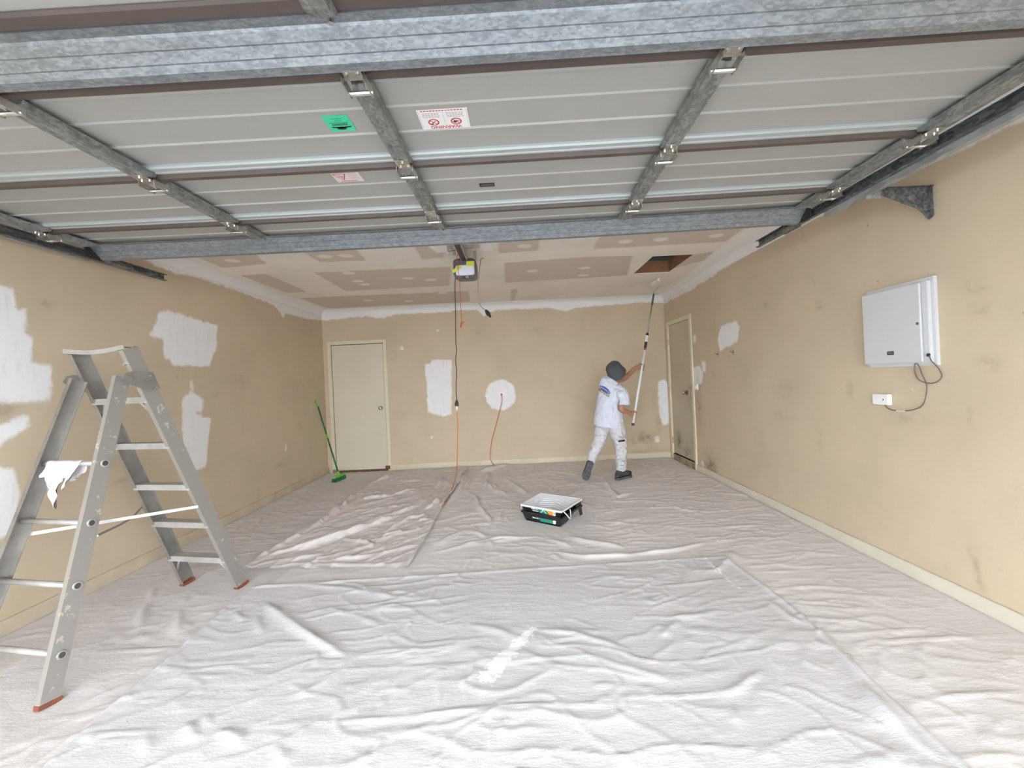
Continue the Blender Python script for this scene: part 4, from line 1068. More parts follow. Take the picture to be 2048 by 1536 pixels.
for z in (.195, .467, .737, 1.015):
    a, b = on('B1', z), on('B2', z)
    rg_ = MB().tube([a - LU*.006, b + LU*.006], .014, 12).build('rung', M_ladl, sl, smooth=True)
    for pt, sg in ((a, 1), (b, -1)):
        MB().tube([pt + LU*sg*.0032, pt + LU*sg*.0085], [.020, .018], 12).build('rung_collar', M_ladl, rg_)
        MB().tube([pt + LU*sg*.0086, pt + LU*sg*.0092], .0135, 12).build('rung_end', mat('dark_tube_end', (.07, .065, .06), .6, .3), rg_)  # dark disc stands in for the shade inside the open tube
for sg, kr in ((1, 'R1'), (-1, 'R2')):
    u = .187*sg
    pl = [(.690, 1.452), (.672, 1.482), (.640, 1.490), (.525, 1.488), (.486, 1.395), (.545, 1.372), (.660, 1.425)]
    hp_ = plate(pl, [], .003, lambda a, b, c, u=u, sg=sg: tuple(lad(u + sg*(.020+c), a, b))).build('hinge_plate', M_lad, sl)
    for (v_, z_) in ((.652, 1.455), (.515, 1.40), (.545, 1.465)):
        c_ = lad(u+sg*.024, v_, z_); MB().tube([c_, c_ + LU*sg*.006], .011 if v_ > .6 else .005, 10).build('rivet', M_zinc, hp_)
# head: bowed front bar and rail caps
ta, tb = RR['R1'][1], RR['R2'][1]
pts = [ta.lerp(tb, t) + LV*.043 + Vector((0, 0, .002 - .016*math.sin(math.pi*t))) for t in np.linspace(-.03, 1.06, 7)]
MB().sweep([(-.003, -.012), (.003, -.012), (.003, .012), (-.003, .012)], pts, LV).build('head_bar', M_ladl, sl)
for pt, sg in ((ta, 1), (tb, -1)):
    MB().bar(pt - LV*.047 + Vector((0,0,.004)) - LU*sg*.012, pt + LV*.046 + Vector((0,0,.004)) - LU*sg*.012, .034, .003).build('rail_cap', M_lad, sl)
q = ta.lerp(RR['R1'][0], .055); MB().tube([q + LV*.046 - LU*.02, q + LV*.062 - LU*.02], .010, 8).build('head_bolt', M_bolt, sl)
# crossed stays
MB().bar(on('R1', .645) + LV*.047, on('B2', .66) - LV*.044, .004, .018).build('stay', M_ladl, sl)
s0, s1_ = on('R2', .635) + LV*.047 + Vector((0,0,0)), on('B1', .665) - LV*.044
mid = (s0+s1_)/2 - Vector((0, 0, .022)) + LU*.0
MB().tube(smooth_path([s0, s0.lerp(mid, .5) - Vector((0,0,.012)), mid, mid.lerp(s1_, .5) - Vector((0,0,.0)), s1_], 5), .006, 6).build('stay', mat('dull_strap', (.30, .28, .25), .6, .3), sl)

# rag hanging over the top rung
ra, rb_ = on('B2', 1.015), on('B1', 1.015)
nu_, nv_ = 26, 34; vs_ = []; rr = .0175
for i in range(nu_):
    t = i/(nu_-1); base = ra.lerp(rb_, .10 + .58*t)
    Lf = .060 + .17*math.exp(-((t-.36)/.17)**2) + .075*math.exp(-((t-.86)/.10)**2)
    Lb = .05 + .05*math.exp(-((t-.5)/.3)**2)
    for j in range(nv_):
        w_ = j/(nv_-1); s_ = -Lb + w_*(Lb+Lf+math.pi*rr)
        if s_ < 0: pos = (-rr, s_)
        elif s_ < math.pi*rr: an = s_/rr; pos = (-rr*math.cos(an), rr*math.sin(an))
        else: pos = (rr, -(s_-math.pi*rr))
        hang = max(0, -pos[1])
        wob = (.020*math.sin(9*t*math.pi + 2*w_) + .012*math.sin(23*t + 30*hang))*min(1, hang/.05)
        squeeze = LU*(-(t-.40)*.14*min(1, hang/.12) + .008*math.sin(60*hang + 5*t))
        vs_.append(base + LV*(pos[0] + (abs(wob) + .25*wob + .01*hang/.1 if pos[0] > 0 else -abs(wob)*.5)) + Vector((0, 0, pos[1])) + squeeze)
fs_ = [(i*nv_+j, i*nv_+j+1, (i+1)*nv_+j+1, (i+1)*nv_+j) for i in range(nu_-1) for j in range(nv_-1)]
rag = MB().add(vs_, fs_).build('rag', mat('lilac_white_cotton', (.68, .63, .67), .9, var=.7, vscale=14, col2=(.52, .44, .46), bump=.25, bscale=120), smooth=True, label='crumpled pale rag hanging over the top rung of the ladder', cat='rag')
sm_ = rag.modifiers.new('solid', 'SOLIDIFY'); sm_.thickness = .0015

# ================================================================== BROOM
M_g1 = mat('lime_plastic', (.16, .46, .05), .4); M_g2 = mat('dark_green_tube', (.012, .13, .062), .35)
b0, b1_ = onz(664, 967, ZL), onz(692, 955, ZL); bc = (b0+b1_)/2; bd = (b1_-b0).normalized(); bl = .145
br_ = empty('broom', (bc.x, bc.y, ZL), label='green push broom leaning on the left wall beside the back door', cat='broom')
side = bd.cross(Vector((0, 0, 1)))
MB().rings([(bc + bd*t*bl + Vector((0,0,.068)), side*w_, Vector((0,0,h_))) for t, w_, h_ in ((-1, .012, .008), (-.96, .026, .016), (-.4, .033, .022), (.4, .033, .022), (.96, .026, .016), (1, .012, .008))], 12, 3).build('head', M_g1, br_)
m = MB()
for i in range(30):
    for j in range(5):
        q = bc + bd*bl*.92*(2*i/29-1) + side*(j-2)*.011
        m.tube([q + Vector((0,0,.052)), q + side*(j-2)*.006 + bd*.01*(random.random()-.5) + Vector((0,0,.002))], .005, 4)
m.build('bristles', mat('green_bristles', (.015, .12, .05), .8), br_, kind='stuff')
top = onx(632, 800, XL+.014); hb = bc + Vector((0,0,.075))
ax = (top-hb)
MB().tube([hb, hb + ax*.05], [.024, .016], 12).build('head_socket', M_g1, br_, smooth=True)
MB().tube([hb + ax*.05, hb + ax*.50], .0115, 10).build('handle_lower', M_g2, br_, smooth=True)
MB().tube([hb + ax*.485, hb + ax*.535], .0145, 10).build('handle_joint', M_g1, br_, smooth=True)
MB().tube([hb + ax*.535, hb + ax*.92], .0115, 10).build('handle_upper', M_g2, br_, smooth=True)
MB().tube([hb + ax*.905, hb + ax*.99, hb + ax*1.0], [.0145, .0135, .007], 10).build('grip', M_g1, br_, smooth=True)

# ================================================================== PAINT TRAYS (one nested in the other)
M_tblk = mat('black_tray_plastic', (.012, .011, .013), .35, thr=.70, vscale=35, col2=(.70, .70, .72))
M_twht = mat('wet_white_paint', (.74, .75, .78), .35, thr=.735, vscale=24, col2=(.03, .03, .03))
M_tlin = mat('white_paint_film', (.72, .73, .76), .3)
A_, B_, C_, D_ = [Vector((p.x, p.y, 0)) for p in TRAY]
cen = (A_+B_+C_+D_)/4
def tp(s, t, z, inset=0.0):
    """tray point: s 0..1 deep end (A-B) -> shallow end (D-C); t 0..1 left -> right"""
    p = A_.lerp(B_, t).lerp(D_.lerp(C_, t), s); d = (cen-p); d = d/max(d.length, 1e-6)
    return p + d*inset + Vector((0, 0, z))
def tray(z0, label, upper):
    o = empty('paint_tray', (cen.x, cen.y, ZR), label=label, cat='paint tray')
    H = .092; zr = z0+H
    S = [0, .06, .42, .75, 1.0]; zb = [0, 0, .004, .045, .078]; T = [0, .08, .92, 1]
    def shell(off, rise, mat_, nm):
        rows = []
        for k, s_ in enumerate(S):
            ss = s_ if 0 < s_ < 1 else s_
            row = [tp(ss, t, z0 + (zb[k] if True else 0) + rise, 0) for t in T]
            # bottom inset sideways and at the ends
            si = .035 if s_ == 0 else (-.030 if s_ == 1 else 0)
            row = []
            for t in T:
                tt = .5 + (t-.5)*(1-.15-off)
                s2 = s_ + (.075+off if s_ == 0 else (-.06-off if s_ == 1 else 0))
                row.append(tp(s2, tt, z0+zb[k]+rise))
            rows.append(row)
        rim = []
        for k, s_ in enumerate(S):
            s2 = s_ + (off if s_ == 0 else (-off if s_ == 1 else 0))
            rim.append((tp(s2, off, zr), tp(s2, 1-off, zr)))
        vs, fs = [], []
        n = len(T)
        for r in rows: vs += r
        for k in range(len(S)-1):
            for j in range(n-1): fs.append((k*n+j, k*n+j+1, (k+1)*n+j+1, (k+1)*n+j))
        b = len(vs)
        for l, r in rim: vs += [l, r]
        for k in range(len(S)-1):
            fs.append((k*n, (k+1)*n, b+2*(k+1), b+2*k)); fs.append((k*n+n-1, b+2*k+1, b+2*(k+1)+1, (k+1)*n+n-1))
        # end walls
        fs.append(tuple([b] + list(range(0, n)) + [b+1])); e = (len(S)-1)*n; eb = b+2*(len(S)-1)
        fs.append(tuple([eb+1] + list(range(e+n-1, e-1, -1)) + [eb]))
        return MB().add(vs, fs).build(nm, mat_, o)
    sh = shell(0.0, 0.0, M_tblk, 'tray_shell')
    li = shell(.012, .004, M_tlin if upper else M_tblk, 'tray_lining')
    m = MB()
    loop = [tp(0, 0, zr), tp(0, 1, zr), tp(1, 1, zr), tp(1, 0, zr)]
    for i in range(4): m.bar(loop[i] + Vector((0,0,-.006)), loop[(i+1) % 4] + Vector((0,0,-.006)), .014, .016)
    m.build('rim', M_twht if upper else M_tblk, o)
    if upper:
        for k in range(6):
            s0 = .40 + k*.085
            def zr_(s_): return z0 + .006 + float(np.interp(s_, S, zb))
            pts = [tp(s0, .16, zr_(s0)), tp(min(s0+.13, .93), .5, zr_(min(s0+.13, .93))), tp(s0, .84, zr_(s0))]
            MB().tube(pts, .006, 6).build('chevron_rib', M_tlin, o)
        for tt, sgn in ((0, -1), (1, 1)):
            hpz = [tp(.10, tt, zr-.012), tp(.12, tt + sgn*.07, zr-.045), tp(.22, tt + sgn*.08, zr-.085), tp(.34, tt + sgn*.045, zr-.075), tp(.40, tt+sgn*.005, zr-.030)]
            MB().tube(smooth_path(hpz, 6), .005, 8).build('wire_handle', M_twht, o, smooth=True)
    # legs at the shallow end
    if upper:
        for tt in (.003, .997):
            p0 = tp(.97, tt, 0); dirn = (tp(.60, tt, 0)-p0).normalized(); wv = .13
            out_ = [(0, zr-.012), (wv, zr-.012), (wv*.72, zr-.075), (.055, zr-.085), (.035, ZR+.03), (.03, ZR+.001), (-.028, ZR+.001), (-.012, zr-.09)]
            hl = [(.022 + .013*math.cos(a_), zr-.055 + .020*math.sin(a_)) for a_ in np.linspace(0, 2*math.pi, 10, endpoint=False)]
            nrm = dirn.cross(Vector((0,0,1)))
            plate(out_, [hl], .004, lambda a, b, c, p0=p0, dirn=dirn, nrm=nrm: tuple(p0 + dirn*a + nrm*c + Vector((0,0,b)))).build('leg', M_tblk, o)
    # printed label on the deep end wall
    def lab(t0, t1, h0, h1, mt, nm, k=0.0, quadpts=None):
        def fp(t, h):                                   # point on the sloping end wall, slightly proud
            p = tp(0, t, zr).lerp(tp(.075, .5+(t-.5)*.85, z0), 1-h)
            nrm = (A_-D_).normalized()
            return p + nrm*(.0015+k)
        qp = quadpts or [(t0, h0), (t1, h0), (t1, h1), (t0, h1)]
        return [fp(t, h) for t, h in qp]
    def put_(nm, mt, quads, k=0.0):
        m = MB()
        for qd in quads:
            pts = lab(0, 0, 0, 0, mt, nm, k, qd); m.add(pts, [tuple(range(len(pts)))])
        m.build(nm, mt, sh)
    rc_ = lambda a, b, c, d: [(a, c), (b, c), (b, d), (a, d)]
    teal = mat('label_teal', (.02, .22, .20), .4); orn = mat('label_orange', (.80, .30, .035), .4); lw = mat('label_white', (.78, .78, .80), .4); lg = mat('label_green', (.03, .24, .14), .4)
    h0, h1 = (.36, .86) if upper else (.16, .55)
    put_('label_teal_panel', teal, [rc_(.44, .60, h0, h1)])
    put_('label_green_panel', lg, [[(.56, h0), (.70, h0), (.64, h1), (.56, h1)]], .0004)
    put_('label_orange_panel', orn if upper else lg, [[(.70, h0), (.80, h0), (.80, h1), (.64, h1)]])
    put_('label_barcode', lw, [rc_(.80, .87, h0, h1)])
    put_('label_wording', lw, [rc_(.24, .28, h1-.16, h1-.04), rc_(.29, .34, h1-.17, h1-.08), rc_(.36, .39, h1-.18, h1-.02), rc_(.41, .425, h1-.18, h1-.02)] + ([rc_(.25, .42, h1-.32, h1-.27), rc_(.26, .42, h1-.40, h1-.36)] if upper else []))
    if upper:
        put_('label_triangle', lw, [[(.47, h0+.05), (.49, h0+.05), (.555, h1-.10), (.550, h1-.02)], [(.62, h0+.05), (.64, h0+.05), (.560, h1-.02), (.550, h1-.10)]], .0012)
        put_('label_bars', M_ink, [rc_(.815+.009*i, .820+.009*i, h0+.14, h1-.14) for i in range(5)], .0008)
    return o
tray(ZR+.002, 'lower black paint tray, nested under a white-lined one', False)
tray(ZR+.062, 'upper paint tray with white paint inside and wire handles', True)

# ================================================================== PAINTER
M_skin = mat('tanned_skin', (.42, .21, .125), .55, var=.3, vscale=20)
M_tee = mat('white_cotton_tee', (.63, .65, .74), .85, var=.3, vscale=8, col2=(.57, .585, .67), bump=.1, bscale=60)
M_pant = mat('paint_stained_trousers', (.58, .565, .585), .85, thr=.655, vscale=20, col2=(.40, .385, .395), bump=.2, bscale=40)
M_boot = mat('black_leather_boot', (.022, .023, .027), .5, var=.8, vscale=16, col2=(.09, .097, .10), bump=.2)
M_sole = mat('grey_rubber_sole', (.05, .054, .058), .7, var=.6, vscale=30, col2=(.16, .165, .165))
M_hat = mat('charcoal_felt', (.075, .082, .092), .8, var=.4, vscale=14, col2=(.055, .06, .068))
def pp(px, py, y): return aty(px, py, y)
pole0, pole1 = pp(1265.5, 851, 5.50), onz(1311, 566, ZC-.045)
pdir = (pole1-pole0).normalized()
def on_pole(py):
    lo, hi = 0.0, 1.0
    for _ in range(40):
        mid_ = (lo+hi)/2; q = pole0.lerp(pole1, mid_)
        d = q - C0; X, Y_ = d.x/d.y*F, -d.z/d.y*F
        yy = -X*SA + Y_*CA + VY
        if yy > py: lo = mid_
        else: hi = mid_
    return pole0.lerp(pole1, lo)
person = empty('person', ((BOOTR.x+BOOTL.x)/2, BOOTR.y+.03, ZR), label='painter in white tee and stained trousers reaching up with a long roller pole', cat='person')

hipL, hipR = pp(1208, 851, 5.68), pp(1229, 852, 5.55)
kneeR, ankR = pp(1241, 895, 5.50), pp(1241.5, 941, 5.585)
kneeL, ankL = pp(1196, 886, 5.60), pp(1181.5, 928, 5.66)
shL, shR = pp(1210, 764, 5.73), pp(1244, 779, 5.45)
elL, elR = pp(1247, 757, 5.80), pp(1243, 818, 5.40)
gL, gR = on_pole(734), on_pole(829)
neck, headc = pp(1229, 757, 5.60), pp(1231, 741, 5.60)
chest = pp(1221, 790, 5.60); pel = pp(1218, 846, 5.61)

def limb(mb, pts, rs, n=12):
    P = smooth_path(pts, 5); R_ = np.interp(np.linspace(0, len(rs)-1, len(P)), range(len(rs)), rs)
    mb.tube(P, list(R_), n); mb.ball(pts[0], rs[0], 10, 7); mb.ball(pts[-1], rs[-1], 10, 7)

body = MB()
limb(body, [pel, chest, neck + Vector((0, 0, -.05))], [.085, .080, .045])
limb(body, [shL, chest, shR], [.030, .06, .030])
limb(body, [neck + Vector((0, 0, -.06)), headc + Vector((0, 0, -.03))], [.055, .052])
for h, k, a in ((hipL, kneeL, ankL), (hipR, kneeR, ankR)): limb(body, [h, k, a], [.058, .045, .036])
limb(body, [hipL, pel, hipR], [.058, .08, .058])
wrists = {}
for sh, el, g in ((shL, elL, gL), (shR, elR, gR)):
    e1 = (el - g); e1 = (e1 - pdir*e1.dot(pdir)).normalized()
    wr = g + e1*.078 + (el-g).normalized()*.02
    limb(body, [sh, sh.lerp(el, .45), el, wr], [.030, .034, .040, .027]); wrists[g.z] = wr
    e2 = pdir.cross(e1)
    # palm and five fingers closing on the pole
    body.rings([(wr.lerp(g + e1*.030, t), pdir*w_, e2*h_) for t, w_, h_ in ((0, .026, .021), (.4, .036, .019), (.8, .042, .018), (1.05, .040, .016))], 12, 2.5)
    r_ = .0165 + .0085
    for i, off in enumerate((-.033, -.011, .011, .032)):
        reach = (2.9, 3.3, 3.4, 3.1)[i]
        pts = [g + pdir*off + e1*.030 - e2*.012] + [g + pdir*off + (e1*math.cos(a_) - e2*math.sin(a_))*r_ for a_ in np.linspace(.7, reach, 6)]
        body.tube(pts, [.0095, .0095, .009, .009, .0085, .008, .0065], 8)
    pts = [wr.lerp(g, .45) + e2*.012 + pdir*.022, g + e1*.034 + e2*.016 + pdir*.034] + [g + pdir*(.036-.004*k_) + (e1*math.cos(a_) + e2*math.sin(a_))*(r_+.001) for k_, a_ in enumerate(np.linspace(.9, 2.3, 4))]
    body.tube(pts, [.013, .012, .011, .010, .0095, .007], 8)
# head: looks up and away towards the roller
fwd = Vector((.62, .62, .48)).normalized(); lef = Vector((0, 0, 1)).cross(fwd).normalized(); upv = fwd.cross(lef)
hb_ = headc
body.rings([(hb_ + upv*h_ + fwd*o_, fwd*a_, lef*b_) for h_, o_, a_, b_ in ((-.115, .035, .035, .030), (-.095, .025, .060, .050), (-.05, .010, .086, .068), (0, 0, .095, .074), (.05, -.005, .088, .070), (.09, -.008, .055, .048), (.105, -.008, .02, .02))], 16)
body.rings([(hb_ + fwd*(.085+o_) + upv*h_, lef*w_, upv*w_) for o_, h_, w_ in ((0, .0, .010), (.012, -.018, .012), (.020, -.034, .013), (.004, -.042, .010))], 8)
for sg in (-1, 1):
    body.rings([(hb_ + lef*sg*(.068+t) - fwd*.008 - upv*.012, fwd*a_, upv*b_) for t, a_, b_ in ((0, .014, .022), (.010, .018, .030), (.016, .012, .022))], 10)
bm_ = remeshed(body, .0052, 2, .4)
bo = link('body', bm_, person); bm_.materials.append(M_skin); bo.location = -ORG[person.name]
for sg in (-1, 1): MB().ball(hb_ + fwd*.084 + lef*sg*.030 + upv*.006, .011, 8, 6).build('eye', mat('eye_white', (.6, .6, .6), .2), person)
MB().rings([(hb_ + fwd*(.086 - abs(t)*8*abs(t)) + lef*t - upv*.060, fwd*.004, upv*.005) for t in (-.022, -.01, 0, .01, .022)], 8).build('mouth', mat('lip', (.33, .12, .09), .5), person)

def wrinkled(me, amp, sc, seed, stretch=(1, 1, 1)):
    n = len(me.vertices); co = np.empty(n*3, np.float32); me.vertices.foreach_get('co', co); co = co.reshape(-1, 3)
    no = np.empty(n*3, np.float32); me.vertex_normals.foreach_get('vector', no); no = no.reshape(-1, 3)
    q = co*np.array(stretch)*sc
    d = fbm(q[:, 0] + .7*q[:, 1] + 50, q[:, 2] + .3*q[:, 1] + 50, 3, seed)
    d = np.abs(d-.5)*2
    co = co + no*((.25-d)*amp)[:, None]
    me.vertices.foreach_set('co', co.reshape(-1)); me.update()
# ---- trousers
tr_ = MB()
hw = lambda px, y=5.6: px*y/F
limb(tr_, [pp(1207, 846, 5.67), pp(1204, 862, 5.66), pp(1198, 884, 5.61), pp(1189, 903, 5.62), pp(1182.5, 921, 5.655)], [.108, .093, .077, .064, .055], 14)
limb(tr_, [pp(1231, 846, 5.56), pp(1235, 865, 5.53), pp(1241.5, 893, 5.51), pp(1242, 915, 5.54), pp(1242, 935, 5.58)], [.110, .096, .077, .068, .062], 14)
tr_.rings([(pp(1218, 858, 5.61), (.125, -.02, 0), (0, .105, 0)), (pp(1218.5, 846, 5.61), (.178, -.03, 0), (.0, .125, 0)), (pp(1218, 832, 5.61), (.170, -.03, 0), (0, .12, 0))], 18)
tm = remeshed(tr_, .011, 6, .5); wrinkled(tm, .036, 15, 3, (1, 1, 1.8)); tm.materials.append(M_pant)
to = link('trousers', tm, person); to.location = -ORG[person.name]
# ---- T-shirt
def sleeve(mb, pts, rs, n=14):
    P = smooth_path(pts, 5); mb.tube(P, list(np.interp(np.linspace(0, len(rs)-1, len(P)), range(len(rs)), rs)), n); mb.ball(pts[0], rs[0], 10, 7)
te = MB()
te.rings([(pp(cx_, cy_, 5.60), (hw(w_), -.04, tl_), (.02, d_, 0)) for cx_, cy_, w_, d_, tl_ in
          ((1217.5, 855, 29.5, .150, -.040), (1217.5, 845, 28.5, .148, -.032), (1217.5, 828, 26, .136, -.02), (1219.5, 808, 24.5, .130, -.02), (1221.5, 790, 24, .130, -.03), (1223.5, 776, 23, .120, -.06), (1224.5, 767, 20, .100, -.09), (1227, 760, 12, .075, -.06))], 22)
sleeve(te, [shR + Vector((-.03, .05, .0)), pp(1245, 788, 5.44), pp(1247, 799, 5.42), pp(1247.5, 810, 5.41)], [.064, .068, .071, .074], 14)
sleeve(te, [shL + Vector((.03, -.04, 0)), pp(1222, 761, 5.74), pp(1233, 757, 5.77)], [.066, .060, .056], 14)
sm2 = remeshed(te, .009, 5, .5); wrinkled(sm2, .032, 11, 8, (1.5, 1.5, .55)); sm2.materials.append(M_tee)
so_ = link('tee_shirt', sm2, person); so_.location = -ORG[person.name]
# ---- logo printed on the back of the tee, laid on the cloth surface
bvh = BVHTree.FromPolygons([v.co.copy() for v in sm2.vertices], [tuple(p.vertices) for p in sm2.polygons])
def on_shirt(px, py, off=.0040):
    r = ray(px, py).normalized(); h, n, _, _ = bvh.ray_cast(C0, r)
    if h is None:
        h, n, _, _ = bvh.find_nearest(aty(px, py, 5.5))
    return h + n*off
LA = math.radians(36)
def lg(a, b, cx_=1210.3, cy_=779.5):      # logo axes in the photo: a along the oval, b across
    return (cx_ + a*math.cos(LA) - b*math.sin(LA)*.55, cy_ + a*math.sin(LA) + b*math.cos(LA))
def decal(polys, mt, nm, off):
    m = MB()
    for poly in polys: m.add([on_shirt(*q, off) for q in poly], [tuple(range(len(poly)))])
    return m.build(nm, mt, so2_)
so2_ = so_; ORG[so_.name] = Vector((0, 0, 0))
n_ = 30; ring_ = [lg(12.5*math.cos(2*math.pi*k/n_), 5.2*math.sin(2*math.pi*k/n_)) for k in range(n_)]
m = MB(); c_ = on_shirt(*lg(0, 0)); inner = [on_shirt(*lg(6.5*math.cos(2*math.pi*k/n_), 2.7*math.sin(2*math.pi*k/n_))) for k in range(n_)]; outer_ = [on_shirt(*q) for q in ring_]
m.add([c_] + inner + outer_, [(0, 1+k, 1+(k+1) % n_) for k in range(n_)] + [(1+k, 1+n_+k, 1+n_+(k+1) % n_, 1+(k+1) % n_) for k in range(n_)])
m.build('logo_oval', mat('logo_blue', (.025, .075, .33), .6), so_)
m = MB(); cols = 14
top_ = [on_shirt(*lg(-12.5 + 25*k/cols, 4.0 + 1.4*math.sin(math.pi*k/cols)), .0030) for k in range(cols+1)]
bot_ = [on_shirt(*lg(-12.0 + 24.5*k/cols, 10.2 + .6*math.sin(k*1.9)), .0030) for k in range(cols+1)]
m.add(top_ + bot_, [(k, k+1, cols+2+k, cols+1+k) for k in range(cols)])
m.build('logo_band', mat('logo_khaki', (.30, .26, .15), .7), so_)
for a in (-10, -5.5, -1, 4, 8): decal([[lg(a, 6.2), lg(a+1.3, 6.2), lg(a+1.3, 8.8), lg(a, 8.8)]], mat('logo_cream', (.66, .62, .48), .7), 'logo_band_mark', .0042)
vs_t, fs_t = text_geo('MONARCH', 5.0, .05)
wt_ = max(v[0] for v in vs_t)
MB().add([on_shirt(*lg(x*10.3/wt_, .2 - y*1.05), .0058) for x, y, _ in vs_t], fs_t).build('logo_lettering', mat('logo_white', (.62, .70, .85), .6), so_)
# trouser pocket tab and flap
bvt = BVHTree.FromPolygons([v.co.copy() for v in tm.vertices], [tuple(p.vertices) for p in tm.polygons])
def on_tr(px, py, off=.003):
    h, n, _, _ = bvt.ray_cast(C0, ray(px, py).normalized())
    if h is None: h, n, _, _ = bvt.find_nearest(aty(px, py, 5.45))
    return h + n*off
ORG[to.name] = Vector((0, 0, 0))
def tgrid(x0, x1, y0, y1, sl_, mt, nm, off, nx=6, ny=3):
    vs = [on_tr(x0 + (x1-x0)*i/nx, y0 + (y1-y0)*j/ny + sl_*i/nx, off) for j in range(ny+1) for i in range(nx+1)]
    MB().add(vs, [(j*(nx+1)+i, j*(nx+1)+i+1, (j+1)*(nx+1)+i+1, (j+1)*(nx+1)+i) for j in range(ny) for i in range(nx)]).build(nm, mt, to)
tgrid(1234, 1250, 855, 873, -2, M_pant, 'cargo_pocket', .008, 6, 6)
tgrid(1236.5, 1249.5, 880.5, 884.5, -1.6, mat('black_tab', (.03, .03, .04), .6), 'pocket_tab', .004)
m = MB()
for a_, b_ in (((1238, 872), (1241, 876)), ((1241, 876), (1241.5, 873)), ((1242, 874), (1246, 877.5)), ((1240, 916), (1247, 923)), ((1247, 923), (1249, 920)), ((1235, 918), (1238, 920)), ((1241, 930), (1247, 931)), ((1240, 894), (1242, 897)), ((1236, 899), (1240, 902))):
    P_ = [on_tr(a_[0] + (b_[0]-a_[0])*t, a_[1] + (b_[1]-a_[1])*t, .002) for t in (0, .5, 1)]; MB().tube(P_, .0028, 5).build('paint_mark', mat('dark_paint_mark', (.10, .095, .11), .7), to)

# ---- boots
def boot(heel, toe, ank, up, name):
    """heel/toe: sole ends (bottom), ank: top of the shaft, up: sole normal"""
    ax_ = (toe-heel); L_ = ax_.length; ax_.normalize(); up = (up - ax_*up.dot(ax_)).normalized(); sd = ax_.cross(up)
    m = MB()
    m.rings([(heel + ax_*L_*t + up*(.026 + h_/2), sd*w_, up*h_/2) for t, w_, h_ in ((.02, .030, .05), (.10, .038, .085), (.25, .040, .10), (.45, .041, .082), (.62, .046, .064), (.80, .049, .060), (.93, .040, .052), (.99, .022, .036))], 14, 2.6)
    b0_ = heel + ax_*L_*.22 + up*.07
    m.rings([(b0_.lerp(ank, t), ax_*r_, sd*r_*.82) for t, r_ in ((0, .056), (.35, .052), (.7, .054), (1.0, .058))], 14)
    me = remeshed(m, .0075, 4, .5); me.materials.append(M_boot)
    o = link(name, me, person); o.location = -ORG[person.name]; ORG[o.name] = Vector((0, 0, 0))
    ms = MB()
    prof = [(.0, .026), (.06, .040), (.25, .041), (.45, .038), (.65, .049), (.82, .051), (.95, .040), (1.0, .020)]
    lo_ = [heel + ax_*L_*t - sd*w_ for t, w_ in prof] + [heel + ax_*L_*t + sd*w_ for t, w_ in prof[::-1]]
    hi_ = [q + up*.024 for q in lo_]; n = len(lo_)
    ms.add(lo_ + hi_, [tuple(range(n))[::-1], tuple(range(n, 2*n))] + [(i, (i+1) % n, n+(i+1) % n, n+i) for i in range(n)])
    for t in (.08, .18, .55, .68, .80):
        ms.bar(heel + ax_*L_*t - sd*.034 - up*.002, heel + ax_*L_*t + sd*.034 - up*.002, .018, .006, up)
    ms.build('boot_sole', M_sole, o)
    for sg in (-1, 1): MB().rings([(b0_.lerp(ank, t) + sd*sg*.040, ax_*w_, sd*.008) for t, w_ in ((.25, .008), (.5, .026), (.95, .030))], 8).build('elastic_gusset', mat('brown_elastic', (.045, .028, .024), .8), o)
zB = ZR + .006
hR = onz(1232.5, 960, zB); tR = onz(1265.5, 955.5, zB)
dR = (tR-hR); dR.z = 0
if dR.length < .28: tR = hR + (dR.normalized()*1.0 + Vector((0, .38, 0))).normalized()*.285
boot(hR, tR, pp(1241, 938, 5.595), Vector((0, 0, 1)), 'boot')
tL = onz(1170, 960, zB+.002); hL = pp(1179, 934, 5.56)
hL = tL + (hL-tL).normalized()*.255
boot(hL, tL, pp(1182, 924, 5.66), Vector((.1, .9, .25)), 'boot')

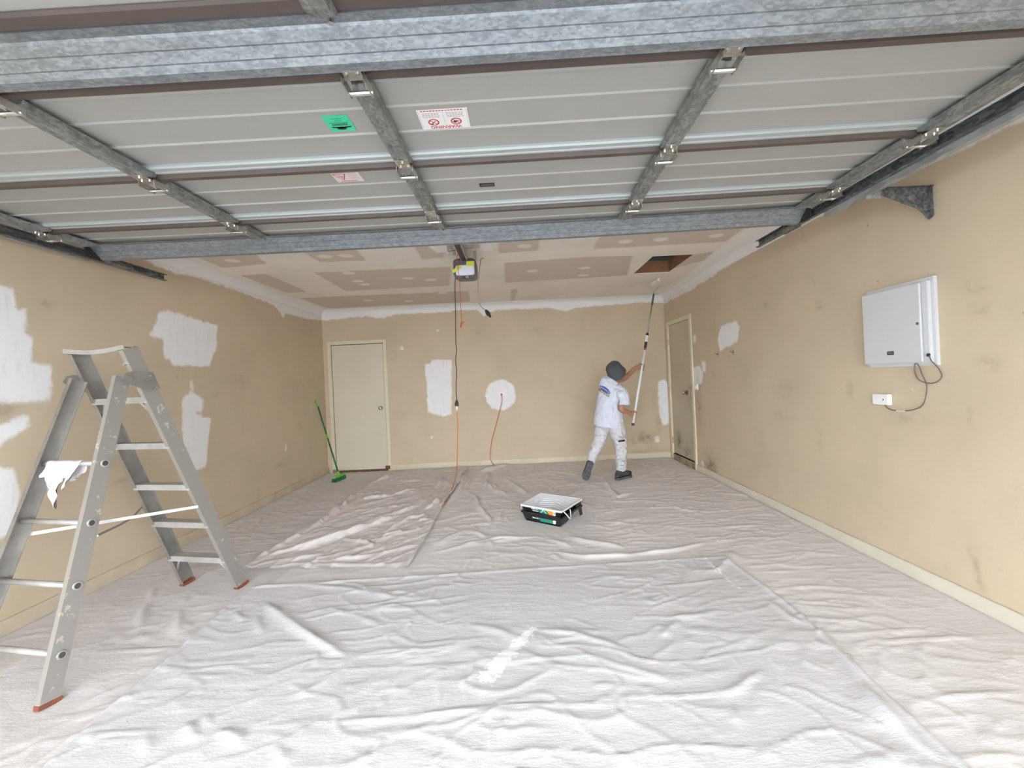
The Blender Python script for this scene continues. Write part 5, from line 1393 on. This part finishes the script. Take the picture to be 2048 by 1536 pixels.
# ---- hat: soft bucket hat tipped back
hm = MB(); hv = (upv*1.0 - fwd*.28).normalized(); hf = lef.cross(hv); hcn = hb_ + hv*.005 - fwd*.012
hm.rings([(hcn + hv*h_, hf*a_, lef*b_) for h_, a_, b_ in ((-.072, .135, .122), (-.066, .136, .123), (-.02, .120, .106), (.03, .113, .098), (.075, .106, .092), (.098, .086, .076), (.106, .05, .045), (.108, .01, .01))], 24)
h_me = remeshed(hm, .009, 5, .5); wrinkled(h_me, .010, 9, 15); h_me.materials.append(M_hat)
ho = link('hat', h_me, person); ho.location = -ORG[person.name]

# ================================================================== ROLLER POLE
M_pw = mat('white_pole_lacquer', (.74, .76, .78), .3); M_thin = mat('grey_inner_pole', (.42, .40, .36), .35, .5); M_grip = mat('green_grey_grip', (.09, .12, .10), .5)
rp = empty('paint_roller', pole0, label='white extension pole with a paint roller pressed to the ceiling', cat='paint roller')
a0, a1, a2, a3 = pole0, on_pole(668), on_pole(610), on_pole(588)
MB().tube([a0, on_pole(846.5)], .0172, 12).build('end_cap', M_plas2, rp)
MB().tube([on_pole(846.5), on_pole(700)], .0155, 12).build('pole', M_pw, rp, smooth=True)
MB().tube([on_pole(700), on_pole(696)], .0170, 12).build('red_band', M_redc, rp)
MB().tube([on_pole(696), on_pole(684)], .0175, 12).build('lock_collar', M_plas2, rp)
MB().tube([on_pole(684), on_pole(671)], .0160, 12).build('pole_tip', M_pw, rp)
MB().tube([on_pole(671), on_pole(666.5)], .0175, 12).build('collar', M_plas2, rp)
MB().tube([on_pole(666.5), a2], .0095, 10).build('inner_pole', M_thin, rp, smooth=True)
MB().tube([a2, a2.lerp(a3, .25), a3], [.015, .013, .011], 10).build('roller_grip', M_grip, rp, smooth=True)
rax = Vector((.10, -.995, 0)).normalized(); rc_ = Vector((pole1.x, pole1.y, ZC-.0262))
e_ = rc_ + rax*.125
MB().tube(smooth_path([a3, a3.lerp(pole1, .35), rc_ - Vector((0, 0, .10)) + rax*.05, e_ + rax*.03 - Vector((0, 0, .07)), e_ + rax*.03, e_, rc_ - rax*.1], 6), .0035, 8).build('wire_frame', M_chrome, rp, smooth=True)
MB().tube([rc_ - rax*.115, rc_ + rax*.115], .024, 16).build('roller_sleeve', mat('loaded_roller_nap', (.78, .76, .73), .8, bump=.4, bscale=200), rp)
